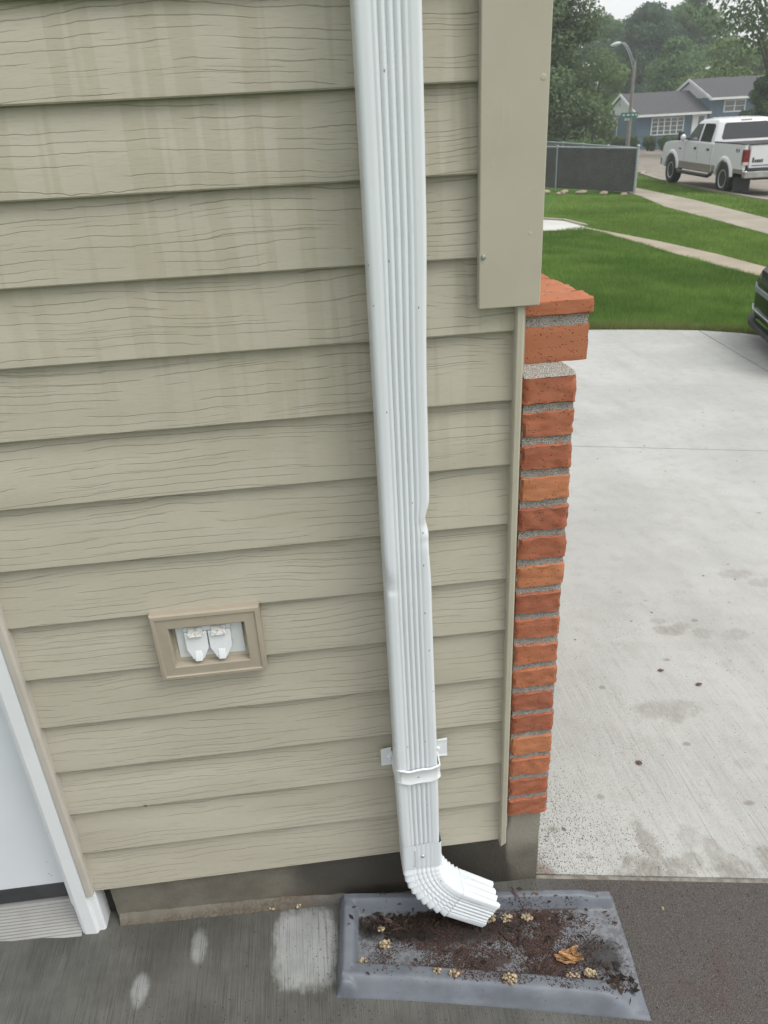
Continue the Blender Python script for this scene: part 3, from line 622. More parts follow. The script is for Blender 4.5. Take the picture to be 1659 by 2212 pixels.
m = MB(); m.hexa([(-0.6485, -0.014, -0.006), (-0.636, -0.0145, -0.004), (-0.6325, -0.008, -0.002), (-0.6325, 0.011, -0.002), (-0.6485, -0.0045, -0.006)],
                 [(-0.6485, -0.014, 1.99), (-0.636, -0.0145, 1.99), (-0.6325, -0.008, 1.99), (-0.6325, 0.011, 1.99), (-0.6485, -0.0045, 1.99)])
m.build('door_edge_channel', plain('faded_trim', (0.47, 0.44, 0.385), 0.45, 0, 0.06, 10), house, bevel=0.0008)
m = MB(); m.box(-0.6325, -0.606, 0.045, 0.06, -0.3, 0.0); m.build('gap_backing', M['gap_shade'], house)  # dark box painted in for the shade inside the frame gap
m = MB(); m.box(-3.2, 0.38, 0.031, 2.2, 2.2, 2.44); m.box(-3.2, 0.36, 0.4, 0.5, 0.02, 2.2); m.build('inner_wall', plain('sheathing', (0.3, 0.26, 0.2), 0.9), house)

# ------------------------------------------------------------------ outlet
out = thing('wall_outlet', 'outdoor outlet with two white flip covers in a tan mounting block on the siding', 'outlet', (-0.254, -0.0, 0.690))
ox, oz = -0.254, 0.690
M['block'] = plain('tan_plastic', (0.365, 0.318, 0.246), 0.45, 0, 0.05, 12, 0.08, 300)
def frame_rings(prof, hx, hz, cx=0, cz=0):
    """prof: (inset, y): rectangle rings from the outer edge inwards"""
    return [[(cx - hx + i, y, cz - hz + i), (cx + hx - i, y, cz - hz + i), (cx + hx - i, y, cz + hz - i), (cx - hx + i, y, cz + hz - i)] for i, y in prof]
m = MB(); m.loft(frame_rings([(0, 0.012), (0, -0.014), (0.0025, -0.0185), (0.009, -0.0195), (0.0105, -0.0165), (0.013, -0.0165), (0.031, -0.0185), (0.0325, -0.0175), (0.0345, 0.012)], 0.107, 0.079), cap=False)
mb = m.build('mounting_block', M['block'], out, smooth=28)
m = MB(); m.lathe([(0.0002, -0.0005), (0.004, -0.0005), (0.005, 0.001)], (0.005, -0.0170, 0.064), 'y', 14); m.build('plug', M['block'], mb, smooth=40)
m = MB(); m.box(-0.0655, 0.0665, 0.0005, 0.004, -0.0375, 0.044)
M['cover'] = plain('white_plastic', (0.68, 0.71, 0.72), 0.4, 0, 0.04, 20)
plate = m.build('cover_plate', M['cover'], out, bevel=0.0008)
M['rusty'] = (lambda g: (lambda c: g.done(g.mix(g.mr(g.noise(c, 210, 3, 0.7), 0.50, 0.66), (0.62, 0.62, 0.60), (0.30, 0.24, 0.19)), g.bump(g.noise(c, 300, 2), 0.4, 0.0008)))(g.co()))(NG('worn_hinge', rough=0.55))
m = MB(); m.box(-0.049, 0.044, -0.0050, 0.0003, 0.0270, 0.0370); m.build('hinge_bar', M['cover'], plate, bevel=0.0006)
for sx, tilt in ((-0.0260, 0.0), (0.0208, 0.002)):
    ol = [(-0.0228, 0.026), (0.0228, 0.026), (0.0228, -0.013), (0.0175, -0.022), (0.0108, -0.035), (-0.0108, -0.035), (-0.0175, -0.022), (-0.0228, -0.013)]
    m = MB(); m.hexa([(sx + x_, 0.0, z_) for x_, z_ in ol], [(sx + x_ * 0.97, -0.0085 - max(0, -0.012 - z_) * 0.22 - (0.002 if z_ < 0.02 else 0), z_) for x_, z_ in ol])
    m.hexa([(sx - 0.0085, -0.0110, -0.014), (sx + 0.0085, -0.0110, -0.014), (sx + 0.0095, -0.0135, -0.0345), (sx - 0.0095, -0.0135, -0.0345)], [(sx - 0.006, -0.0135, -0.018), (sx + 0.006, -0.0135, -0.018), (sx + 0.007, -0.0185, -0.0385), (sx - 0.007, -0.0185, -0.0385)])
    fl = m.build('flip_cover', M['cover'], plate, bevel=0.0022, seg=3, smooth=40)
    m = MB(); m.loft([[(sx - 0.0145, -0.0068, 0.0365), (sx + 0.0145, -0.0068, 0.0365), (sx + 0.0145, -0.001, 0.0365), (sx - 0.0145, -0.001, 0.0365)],
                      [(sx - 0.0148, -0.0110, 0.0270), (sx + 0.0148, -0.0110, 0.0270), (sx + 0.0148, -0.001, 0.0270), (sx - 0.0148, -0.001, 0.0270)],
                      [(sx - 0.0146, -0.0158, 0.0195), (sx + 0.0146, -0.0158, 0.0195), (sx + 0.0146, -0.001, 0.0195), (sx - 0.0146, -0.001, 0.0195)]])
    m.build('hinge_leaf', M['rusty'], plate, bevel=0.0008)
screw(plate, (-0.0545, -0.0002, -0.0235), 0.0030, M['cover'])

# ------------------------------------------------------------------ downspout
spout = thing('downspout', 'white corrugated rectangular downspout with dents running down the siding to the splash block', 'downspout', (0, 0, 0))
def sect(hw, y0, y1, n_r=5, dent=None, flat=0.0, side=0.0):
    """ring in x,y of a ribbed rectangular pipe; front at y0 (nearer the camera)"""
    pts = []; c = 0.008
    def arc(cx, cy, a0, a1, r=c, n=5): return [(cx + r * math.cos(R_(a0 + (a1 - a0) * i / n)), cy + r * math.sin(R_(a0 + (a1 - a0) * i / n))) for i in range(n + 1)]
    pts += arc(-hw + c, y0 + c, 180, 270)
    a, b = -hw + 0.22 * 2 * hw, -hw + 0.80 * 2 * hw; n = n_r * 8
    pts.append((a - 0.006, y0))
    for i in range(n + 1):
        t = i / n; pts.append((a + (b - a) * t, y0 + 0.0036 * (1 - abs(math.sin(math.pi * n_r * t)) ** 0.8) * (1 - flat) * (math.sin(math.pi * min(1, t * 12, (1 - t) * 12) / 2))))
    pts.append((b + 0.004, y0))
    pts += arc(hw - c, y0 + c, 270, 360)
    ns_ = 16
    for i in range(1, ns_):
        t = i / ns_; pts.append((hw - side * (0.5 - 0.5 * math.cos(2 * math.pi * 3 * t)), y0 + c + (y1 - y0 - 2 * c) * t))
    pts += arc(hw - c, y1 - c, 0, 90); pts += [(0.0, y1)]; pts += arc(-hw + c, y1 - c, 90, 180)
    return pts
rings = []; zs = list(np.linspace(2.44, 1.05, 30)) + list(np.linspace(1.04, 0.72, 65)) + list(np.linspace(0.71, 0.092, 40))
def sstep(t): t = max(0, min(1, t)); return t * t * (3 - 2 * t)
for z in zs:
    xl = 0.1010 + 0.004 * sstep((0.3 - z) / 0.3); xr = 0.1935 - 0.0055 * sstep((1.5 - z) / 0.3) + 0.0045 * sstep((0.8 - z) / 0.55)
    cx, hw = (xl + xr) / 2, (xr - xl) / 2; ring = []
    tap = sstep((0.14 - z) / 0.05)
    for x, y in sect(hw - 0.0015 * tap, -0.086, -0.010):
        x += cx
        # crumpled right edge near z=0.94 and the crease low on the left face
        if x > cx:
            k = (x - cx) / hw
            x -= 0.0075 * k ** 2 * math.exp(-((z - 0.963) / 0.022) ** 2) + 0.0032 * k ** 2 * math.exp(-((z - 0.90) / 0.05) ** 2) 
            if y < -0.05: y += 0.0065 * k ** 3 * math.exp(-((z - 0.945) / 0.014) ** 2) + 0.003 * k ** 3 * math.exp(-((z - 0.915) / 0.008) ** 2)
        elif y < -0.05:
            k = (cx - x) / hw
            y += 0.0070 * k ** 3 * math.exp(-((z - 0.815 - (0.010 if z > 0.815 else 0)) / (0.022 if z > 0.815 else 0.006)) ** 2)
            x += 0.0028 * k ** 3 * math.exp(-((z - 0.838) / 0.035) ** 2)
        ring.append((x, y, z + (0.0035 * math.sin(x * 60) if z < 0.093 else 0)))
    rings.append(ring)
m = MB(); m.loft(rings, cap=False); m.build('pipe', M['pipe'], spout, smooth=45, recalc=True)
# elbow: collar below the pipe, pleated bend, ribbed outlet
HX, Y0, Y1 = 0.0455, -0.088, -0.012; PX = 0.1505; BEND = R_(60)
cxr, cz = PX + HX + 0.098, 0.041
def ring_at(th, s=0.0, grow=0.0, hw=HX, depth=0.0, flat=1.0, jag=0.0, side=0.0):
    """th = angle turned, s = straight run after the bend"""
    R0 = cxr - PX; dirx, dirz = math.sin(th), -math.cos(th); nx_, nz_ = math.cos(th), math.sin(th)   # n points to the inside (right)
    c0 = Vector((cxr - R0 * math.cos(th), 0, cz - R0 * math.sin(th))) + Vector((dirx, 0, dirz)) * s
    out = []
    for x, y in sect(hw + grow, Y0 - depth - grow, Y1 + grow, 5, None, flat, side):
        j = jag * (noise.noise((x * 90, y * 90, 3)) + 0.6 * noise.noise((x * 240, y * 240, 9)))
        out.append((c0.x + nx_ * x + dirx * j, y - 0.018 * (th / BEND) ** 1.5 - 0.10 * s, c0.z + nz_ * x + dirz * j))
    return out
rings = []
for z in np.linspace(0.122, cz + 0.002, 10):
    rings.append([(PX + x, y, z + (0.002 * math.sin(x * 80) if z > 0.12 else 0)) for x, y in sect(HX + 0.0008, Y0, Y1, 5, None, 0.75)])
npl = 9; sub = 10
for i in range(npl * sub + 1):
    t = i / (npl * sub); ph = (t * npl) % 1.0
    saw = ph if ph < 0.82 else (1 - ph) / 0.18 * 0.82
    rings.append(ring_at(BEND * t, 0, 0.0056 * saw - 0.0028, HX, 0, 0.45))
LS = 0.100
for s in np.linspace(0.002, LS, 9): rings.append(ring_at(BEND, s, 0.0002 - 0.0015 * s / LS, HX, 0, -0.5 * s / LS, 0.005 if s > LS - 0.004 else 0, 0.0045 * s / LS))
for s in np.linspace(LS, 0.0, 5): rings.append(ring_at(BEND, s, -0.0012 - 0.0015 * s / LS, HX, 0, -0.5 * s / LS, 0.005 if s > LS - 0.004 else 0, 0.0045 * s / LS))
m = MB(); m.loft(rings, cap=False); elbow = m.build('elbow', M['pipe'], spout, smooth=40)
m = MB(); seam = [ring_at(0, 0)[0]]
screw(elbow, (0.1515, -0.0890, 0.082), 0.0042, M['steel']); screw(elbow, (0.1985, -0.046, 0.122), 0.003, M['steel'], 'x')
m = MB(); m.box(0.134, 0.1352, -0.0895, -0.0875, 0.05, 0.106); m.build('seam', M['pipe'], elbow)
# strap
m = MB(); rings = []
xl, xr = 0.1030, 0.1950
path = [(xl - 0.002, -0.001, 0.322), (xl - 0.0035, -0.012, 0.322), (xl - 0.003, -0.05, 0.332), (xl - 0.001, -0.080, 0.339), (xl + 0.008, -0.0895, 0.340), (xl + 0.025, -0.0905, 0.337), (0.146, -0.0905, 0.338), (xr - 0.02, -0.0905, 0.340), (xr - 0.006, -0.0895, 0.342), (xr + 0.0015, -0.080, 0.340), (xr + 0.003, -0.05, 0.334), (xr + 0.003, -0.012, 0.327), (xr + 0.002, -0.001, 0.326)]
fine = []
for a, b in zip(path[:-1], path[1:]):
    for k in range(3): fine.append(tuple(a[i] + (b[i] - a[i]) * k / 3 for i in range(3)))
fine.append(path[-1])
for i, (x, y, z) in enumerate(fine):
    nx_ = Vector((x - 0.146, (y + 0.045) * 1.2, 0)).normalized(); u = i / (len(fine) - 1); hh = 0.0205 * (0.62 + 0.38 * math.sin(math.pi * min(1, max(0, u))) ** 0.5)
    w = 0.0011 * math.sin(u * 40)
    pr = [(0, -hh), (0.0022, -hh + 0.0015), (0.0024, -hh + 0.004), (0.0008, -hh + 0.0062), (0.0008, hh - 0.0062), (0.0024, hh - 0.004), (0.0022, hh - 0.0015), (0, hh), (-0.001, hh), (-0.001, -hh)]
    rings.append([(x + nx_.x * d, y + nx_.y * d, z + h + (w if abs(h) > hh * 0.6 else 0)) for d, h in pr])
m.loft(rings); strap = m.build('strap', M['white'], spout, smooth=40)
for (x0, x1, z0, z1, sxx, lift) in ((0.0745, 0.0985, 0.297, 0.349, 0.0935, 0.0), (0.1975, 0.2265, 0.304, 0.358, 0.2055, 0.0015)):
    m = MB(); m.hexa([(x0, -0.0065, z0), (x1, -0.0065, z0 + lift), (x1, -0.0045, z0 + lift), (x0, -0.0045, z0)], [(x0, -0.0065, z1 - 0.003), (x1, -0.0065, z1), (x1, -0.0045, z1), (x0, -0.0045, z1 - 0.003)])
    for zz in (z0 + 0.002, z1 - 0.006): m.box(x0, x1, -0.0078, -0.0064, zz, zz + 0.0035)
    tb = m.build('mounting_tab', M['white'], strap, bevel=0.0004)
    screw(tb, (sxx, -0.0085, (z0 + z1) / 2), 0.0045, M['white'])
m = MB(); m.lathe([(0.0001, -0.0004), (0.0018, -0.0004), (0.0022, 0.001)], (0.148, -0.0915, 0.338), 'y', 12); m.build('rivet', M['steel'], strap)

# ------------------------------------------------------------------ splash block
SB = thing('splash_block', 'blue grey plastic splash block with raised rims under the downspout elbow, full of debris', 'splash block', (-0.055, 0.010, gz(-0.055)), (0, 0.0449, -0.0926))
SBM = Matrix.Translation(SB.location) @ __import__('mathutils').Euler((0, 0.0449, -0.0926)).to_matrix().to_4x4()
SL = 0.700
def sb_w(s): return 0.245 + 0.065 * (s / SL) ** 1.3
def sb_h(s, t):
    W_ = sb_w(s)
    def rimp(d, hgt_, inn=0.052):
        if d < 0.012: return hgt_ * sstep(d / 0.012) * 0.95 + 0.0
        if d < 0.026: return hgt_
        return hgt_ * (1 - sstep((d - 0.026) / (inn - 0.026)))
    taper_f = 1 - sstep((s - 0.60) / 0.10); taper_b = 1 - 0.25 * sstep((s - 0.60) / 0.06) - 0.75 * sstep((s - 0.685) / 0.015)
    bk = rimp(t, 0.043, 0.050) * taper_b
    d = (W_ - t)
    fr = taper_f * float(np.interp(d, [0, 0.004, 0.020, 0.025, 0.032, 0.060, 0.064, 0.074, 0.082], [0, 0.006, 0.036, 0.042, 0.0435, 0.0345, 0.030, 0.010, 0.0]))
    lf = float(np.interp(s, [0, 0.003, 0.012, 0.016, 0.036, 0.040, 0.050, 0.056], [0, 0.006, 0.038, 0.043, 0.040, 0.034, 0.008, 0]))
    e_ = min(t, d, s)
    edge = 1 if min(bk, fr, lf) is None else 1
    h = max(bk * (1 if s > 0.014 else sstep(s / 0.014)), fr * (1 if s > 0.014 else sstep(s / 0.014)), lf * sstep(min(t, d) / 0.012) if min(t, d) < 0.012 else lf)
    fl = 0.0045 + 0.0012 * noise.noise((s * 9, t * 9, 0))
    if abs(s - 0.27) < 0.002 or abs(s - 0.45) < 0.002: fl += 0.0012
    h = max(h, fl * (1 if min(t, d, s) > 0.008 else sstep(min(t, d, s) / 0.008))) + 0.0012 * noise.noise((s * 14, t * 14, 5)) * (1 if h > 0.01 else 0)
    return max(h, 0.0)
m = MB(); ns, nt = 150, 76; rings = []
for i in range(ns + 1):
    s = SL * i / ns; ring = []
    for j in range(nt + 1):
        t = sb_w(s) * j / nt; ring.append((s + 0.004 * noise.noise((t * 10, 2, 0)) * (s / SL), -t, sb_h(s, t) + 0.001))
    ring += [(s, -sb_w(s) - 0.001, -0.004), (s, 0.001, -0.004)]; rings.append(ring)
m.loft(rings)
def mat_block():
    g = NG('grey_plastic', rough=0.5, spec=0.35); c = g.co(); X, Y, Z = g.xyz(c)
    n = g.noise(c, 11, 4, 0.6); f = g.noise(c, 90, 4, 0.65); st = g.noise(g.mp(c, (9, 40, 1)), 1, 4, 0.6)
    col = g.mix(g.mr(n, 0.3, 0.7), (0.115, 0.127, 0.147), (0.160, 0.175, 0.200))
    col = g.mix(g.ma('MULTIPLY', g.mr(st, 0.55, 0.72), 0.35), col, (0.235, 0.252, 0.278))
    floor_ = g.ma('MULTIPLY', g.mr(Z, 0.016, 0.009), g.mr(g.ma('ADD', Y, g.ma('MULTIPLY', X, 0.09)), -0.180, -0.172))
    filmc = g.mix(g.mr(f, 0.4, 0.6), (0.105, 0.108, 0.112), (0.180, 0.187, 0.198))
    col = g.mix(g.ma('MULTIPLY', floor_, 0.8), col, filmc)
    a = g.ma('ADD', g.ma('MULTIPLY', g.ma('SUBTRACT', g.noise(g.mp(c, (11, 20, 1)), 1, 4, 0.6), 0.5), 0.9), g.ma('MULTIPLY', g.ma('SUBTRACT', f, 0.5), 0.5))
    inx = g.ma('MULTIPLY', g.mr(X, 0.14, 0.26), g.mr(X, 0.66, 0.54))
    brn = g.ma('MULTIPLY', g.mr(g.ma('ADD', g.ma('MULTIPLY', a, 2.1), g.ma('MULTIPLY', inx, 0.36)), 0.24, 0.40), floor_)
    col = g.mix(g.ma('MULTIPLY', brn, 0.92), col, g.mix(g.mr(g.vor(c, 420), 0.2, 0.6), (0.085, 0.048, 0.036), (0.028, 0.018, 0.015)))
    bl = g.ell(X, Y, 0.23, -0.082, 0.20, 0.042, 0.6, g.ma('MULTIPLY', a, 2.2))
    bl = g.ma('MAXIMUM', bl, g.ma('MULTIPLY', g.ell(X, Y, 0.625, -0.16, 0.05, 0.045, 0.6, g.ma('MULTIPLY', a, 1.5)), 0.8))
    col = g.mix(g.ma('MULTIPLY', bl, floor_), col, (0.016, 0.013, 0.011))
    sp = g.mr(g.vor(c, 95), 0.13, 0.08); sp = g.ma('MULTIPLY', sp, g.mr(g.noise(c, 28, 1), 0.50, 0.56))
    col = g.mix(g.ma('MULTIPLY', sp, 0.9), col, (0.022, 0.017, 0.014))
    nr = g.bump(g.ma('ADD', f, g.ma('MULTIPLY', brn, 0.8)), 0.35, 0.0018)
    return g.done(col, nr, g.mr(brn, 0, 1, 0.46, 0.6))
m.build('tray', mat_block(), SB, smooth=60)
def on_block(s, t, up=0.0): return SBM @ Vector((s, -t, sb_h(s, t) + 0.001 + up))

# debris: grit, litter, blossoms, a dry leaf
def scatter_grit(name, pts, smin, smax, mat, label, cat):
    V, F, T = [], [], []; base = np.array([(1, 0, -0.5), (-0.5, 0.87, -0.5), (-0.5, -0.87, -0.5), (0, 0, 1)]); fc = np.array([(0, 1, 3), (1, 2, 3), (2, 0, 3), (0, 2, 1)])
    n = len(pts); P = np.array(pts); rot = RNG.uniform(0, 2 * np.pi, n); sc = RNG.uniform(smin, smax, n)
    c, s = np.cos(rot), np.sin(rot); el = RNG.uniform(0.6, 1.7, n)
    for k in range(4):
        b = base[k]; x = b[0] * el; y = np.full(n, b[1])
        V.append(np.stack([P[:, 0] + (x * c - y * s) * sc, P[:, 1] + (x * s + y * c) * sc, P[:, 2] + (b[2] + 0.5) * sc * 0.7], 1))
    V = np.stack(V, 1).reshape(-1, 3); F = (np.arange(n)[:, None, None] * 4 + fc[None]).reshape(-1, 3); T = np.repeat(RNG.uniform(0, 1, n), 4)
    return tag(fast_mesh(name, V, F, mat, tint=T, k=3), label, cat, kind='stuff')
def mat_tint(name, a, b, rough=0.8):
    g = NG(name, rough=rough, spec=0.3); return g.done(g.mix(g.attr('tint'), a, b))
pts = []
while len(pts) < 13000:
    s, t = random.uniform(0.05, 0.69), random.uniform(0.03, 0.28); W_ = sb_w(s)
    if t > W_ - 0.03: continue
    d = 0.12 + 0.95 * sstep((s - 0.15) / 0.1) * (1 - sstep((s - 0.54) / 0.1)) + 1.3 * noise.noise((s * 14, t * 26, 1))
    if W_ - t < 0.065 or t < 0.05: d -= 0.55
    if random.random() * 1.2 < d: pts.append(on_block(s, t))
scatter_grit('roof_grit', pts, 0.0007, 0.0024, mat_tint('shingle_granules', (0.022, 0.015, 0.013), (0.125, 0.064, 0.048)), 'dark brown shingle grit washed into the grey splash block', 'grit')
pts = []
while len(pts) < 5200:
    x, y = random.uniform(-0.75, 1.3), random.uniform(-0.62, 0.01)
    if y > jl(x) - 0.01: continue
    q = SBM.inverted() @ Vector((x, y, gz(x)))
    if 0 <= q.x <= SL and -sb_w(q.x) <= q.y <= 0: continue
    k = 0.10 + 0.5 * sstep((x - 0.3) / 0.4) + 0.35 * math.exp(-max(0, -q.y - 0.25) / 0.06) * (1 if -0.1 < x < 0.8 else 0) + 0.5 * noise.noise((x * 5, y * 5, 2))
    if random.random() < k: pts.append((x, y, gz(x)))
scatter_grit('patio_grit', pts, 0.0006, 0.0017, mat_tint('dark_grit', (0.018, 0.014, 0.012), (0.10, 0.06, 0.045)), 'dark grit scattered over the wet patio concrete', 'grit')
pts = []
while len(pts) < 2600:
    x, y = random.uniform(0.47, 1.6), random.uniform(-0.1, 1.3)
    if y < jl(x) + 0.015: continue
    k = 0.75 * math.exp(-(x - 0.47) / 0.22) * math.exp(-max(0, y - 0.2) / 0.5) + 0.05 + 0.3 * max(0, noise.noise((x * 6, y * 4, 7)))
    if random.random() < k: pts.append((x, y, gz(x)))
scatter_grit('driveway_grit', pts, 0.0006, 0.0016, bpy.data.materials['dark_grit'], 'fine dark grit on the pale driveway beside the brick corner', 'grit')
# flat dark litter
def litter(name, n, place, mat, label, lmin, lmax, k_lift=0.003):
    V, F, T = [], [], []
    for i in range(n):
        p, up = place(); a = random.uniform(0, 6.28); L = lmin + (lmax - lmin) * random.random() ** 1.8; w = L * random.uniform(0.10, 0.45)
        d = Vector((math.cos(a), math.sin(a), random.uniform(-0.10, 0.18))); q = Vector((-math.sin(a), math.cos(a), random.uniform(-0.25, 0.25)))
        c = Vector(p) + Vector((0, 0, random.uniform(0.001, k_lift))); b = len(V)
        V += [c - d * L / 2, c - q * w / 2 + Vector((0, 0, 0.001)), c + d * L / 2, c + q * w / 2 + Vector((0, 0, 0.002))]
        F += [(b, b + 1, b + 2, b + 3)]; T.append(random.random())
    return tag(fast_mesh(name, V, F, mat, tint=T, k=4), label, 'plant litter', kind='stuff')
def pl_tray():
    while True:
        r = random.random()
        if r < 0.48: s, t = random.gauss(0.17, 0.055), random.gauss(0.072, 0.014)
        elif r < 0.68: s, t = random.gauss(0.44, 0.09), random.gauss(0.085, 0.025)
        elif r < 0.86: s, t = random.gauss(0.655, 0.025), random.gauss(0.225, 0.022)
        else: s, t = random.uniform(0.06, 0.68), random.uniform(0.03, 0.22)
        if 0.02 < s < 0.69 and 0.01 < t < sb_w(s) - 0.01: return on_block(s, t), 0
litter('dark_litter', 800, pl_tray, mat_tint('rotten_leaf', (0.008, 0.007, 0.006), (0.055, 0.034, 0.024)), 'matted dark rotten leaf bits lying in the splash block', 0.004, 0.026, 0.006)
def pl_rim():
    s = random.uniform(0.08, 0.66); return on_block(s, random.choice((sb_w(s) - random.uniform(0.03, 0.075), random.uniform(0.012, 0.05)))), 0
litter('rim_litter', 90, pl_rim, mat_tint('brown_leaf', (0.03, 0.018, 0.012), (0.22, 0.12, 0.06)), 'brown leaf scraps along the rims of the splash block', 0.005, 0.018)
def pl_pat():
    while True:
        x, y = random.uniform(-0.7, 1.2), random.uniform(-0.6, 0.0); q = SBM.inverted() @ Vector((x, y, gz(x)))
        if y < jl(x) - 0.01 and not (-0.01 <= q.x <= SL + 0.01 and -sb_w(min(max(q.x, 0), SL)) - 0.01 <= q.y <= 0.01) and random.random() < 0.3 + 0.7 * (y < -0.3): return (x, y, gz(x)), 0
litter('patio_litter', 130, pl_pat, bpy.data.materials['rotten_leaf'], 'small dark leaf scraps on the wet patio', 0.003, 0.010, 0.002)

M['bloom'] = mat_tint('dry_blossom', (0.070, 0.042, 0.024), (0.50, 0.41, 0.27), 0.9)
def bloom(p, r, n, label, seed):
    r *= 0.85
    rr = random.Random(seed); m = MB(); tn = []; st = random.getstate(); random.seed(seed)
    for i in range(int(n * 1.8)):
        a, q = rr.uniform(0, 6.28), r * math.sqrt(rr.random()); rad = rr.uniform(0.0017, 0.0042); n0 = len(m.f)
        m.ico((q * math.cos(a) * 1.35, q * math.sin(a), rad * 0.7 + rr.uniform(0, r * 0.4)), rad, 1, 0.4, (1, 1, 0.75)); tn += [rr.uniform(0.1, 1.0)] * (len(m.f) - n0)
    random.setstate(st); m.tint = tn
    o = m.build('blossom_clump', M['bloom'], smooth=60); o.location = p
    return tag(o, label, 'blossom clump', 'dried blossom clumps on the splash block')
bl = [(0.375, 0.062, 0.014, 26, 'large pale blossom clump just right of the elbow mouth'),
      (0.418, 0.064, 0.012, 20, 'pale blossom clump second along the back rim from the elbow mouth'),
      (0.470, 0.062, 0.012, 20, 'pale blossom clump third along the back rim from the elbow mouth'),
      (0.115, 0.125, 0.013, 24, 'round brown blossom clump alone on the clean left floor of the splash block'),
      (0.060, 0.165, 0.010, 14, 'small brown blossom clump against the left rim of the splash block'),
      (0.105, 0.085, 0.007, 8, 'tiny pale blossom clump near the back left of the splash block'),
      (0.232, 0.212, 0.007, 9, 'small cream blossom clump farthest left on the front rim'),
      (0.270, 0.220, 0.009, 14, 'cream blossom clump with brown stem bits mid front rim'),
      (0.395, 0.238, 0.015, 30, 'brown straggly blossom clump on the front rim, right of the cream ones'),
      (0.545, 0.222, 0.013, 26, 'blossom clump on the floor below the orange dry leaf'),
      (0.590, 0.205, 0.012, 22, 'blossom clump right of the orange dry leaf near the outlet end')]
for i, (s, t, r, n, lb) in enumerate(bl): bloom(on_block(s, t), r, n, lb, 100 + i)
M['bloomd'] = M['bloom']
for i, (x, y, lb) in enumerate([(0.44, -0.375, 'small cream blossom on the patio in front of the splash block, left one'), (0.505, -0.385, 'small cream blossom on the patio in front of the splash block, right one'), (0.755, -0.105, 'single white petal bit alone on the brown wet patio')]):
    bloom(Vector((x, y, gz(x))), 0.006 if i < 2 else 0.003, 8 if i < 2 else 3, lb, 200 + i)
for i, (x, y, lb) in enumerate([(-0.225, 0.004, 'cream blossom at the foundation foot left of the splash block'), (-0.160, 0.002, 'small cream blossom pair by the foundation beside the splash block')]):
    bloom(Vector((x, y, gz(x) + 0.004)), 0.006, 5, lb, 300 + i)
def leafmesh(name, p, L, w, rot, curl, mat, label, cat, group=None):
    m = MB(); rings = []
    for i in range(13):
        u = i / 12; hw = w * math.sin(math.pi * min(1, u * 0.96 + 0.02)) ** 0.8; ring = []
        for j in range(7):
            v = (j / 6 - 0.5) * 2; x = (u - 0.5) * L; y = v * hw
            z = curl * (v * v * 0.6 + 0.5 * math.sin(u * 5 + v)) + 0.002 * noise.noise((u * 6, v * 3, L * 99)) + 0.004
            ring.append((x, y, max(0.0006, z)))
        rings.append(ring)
    m.loft(rings, cap=False, closed=False)
    o = m.build(name, mat, smooth=70); sd = o.modifiers.new('thick', 'SOLIDIFY'); sd.thickness = 0.0006
    o.location = p; o.rotation_euler = (0, 0.05, rot); return tag(o, label, cat, group)
def mat_dryleaf(name, a, b):
    g = NG(name, rough=0.7); c = g.co(); return g.done(g.mix(g.mr(g.noise(g.mp(c, (60, 250, 60)), 1, 3), 0.35, 0.65), a, b))
ml = mat_dryleaf('tan_leaf', (0.22, 0.105, 0.042), (0.46, 0.27, 0.12)); mdl = mat_dryleaf('umber_leaf', (0.07, 0.035, 0.025), (0.14, 0.08, 0.06))
def leaf_strip(m, c, L, w, rot, lift, curl, ph):
    rings = []
    for i in range(11):
        u = i / 10; ring = []; hw = w * (math.sin(math.pi * (0.06 + 0.9 * u)) ** 0.6) * (1 + 0.35 * noise.noise((u * 7, ph, 0)))
        for j in range(5):
            v = (j / 4 - 0.5) * 2; x = (u - 0.5) * L; y = v * hw + 0.004 * noise.noise((u * 3, ph, 2))
            z = lift + curl * (1 - math.cos((u - 0.4) * 2.2)) * 2 + curl * 0.8 * v * v + 0.0015 * noise.noise((u * 9, v * 3, ph))
            ring.append((c[0] + x * math.cos(rot) - y * math.sin(rot), c[1] + x * math.sin(rot) + y * math.cos(rot), z))
        rings.append(ring)
    m.loft(rings, cap=False, closed=False)
m = MB()
for k, (cx_, cy2, L, w, rot, lf_, cu) in enumerate([(0, 0, 0.060, 0.007, -0.2, 0.004, 0.006), (0.006, 0.009, 0.048, 0.006, 0.1, 0.006, 0.009), (0.010, -0.007, 0.052, 0.005, -0.5, 0.007, 0.007), (-0.012, 0.006, 0.034, 0.006, 0.7, 0.003, 0.005), (0.022, 0.002, 0.030, 0.006, -1.0, 0.006, 0.009), (-0.004, -0.010, 0.040, 0.004, -0.35, 0.003, 0.004)]):
    leaf_strip(m, (cx_, cy2), L, w, rot, lf_, cu, k * 3.7)
o = m.build('dry_leaf', ml, smooth=70, recalc=False); o.location = on_block(0.545, 0.168); sd = o.modifiers.new('thick', 'SOLIDIFY'); sd.thickness = 0.0006
tag(o, 'ragged crumpled orange tan dry leaf on the splash block floor', 'dry leaf')
leafmesh('dry_leaf', on_block(0.13, 0.068), 0.045, 0.005, -0.55, 0.004, mdl, 'narrow dark leaf blade at the back left of the tray', 'dry leaf')
leafmesh('dry_leaf', on_block(0.445, 0.025), 0.040, 0.003, -1.2, 0.002, mdl, 'thin dark blade hanging over the back rim', 'dry leaf')
leafmesh('dry_leaf', Vector((0.897, 0.375, gz(0.897))), 0.022, 0.008, 2.2, 0.002, mdl, 'small diamond shaped brown leaf scrap on the near driveway', 'leaf scrap')
leafmesh('dry_leaf', Vector((1.26, 0.71, gz(1.26))), 0.024, 0.008, 0.2, 0.002, mdl, 'brown leaf scrap farther out on the driveway, right one', 'leaf scrap')
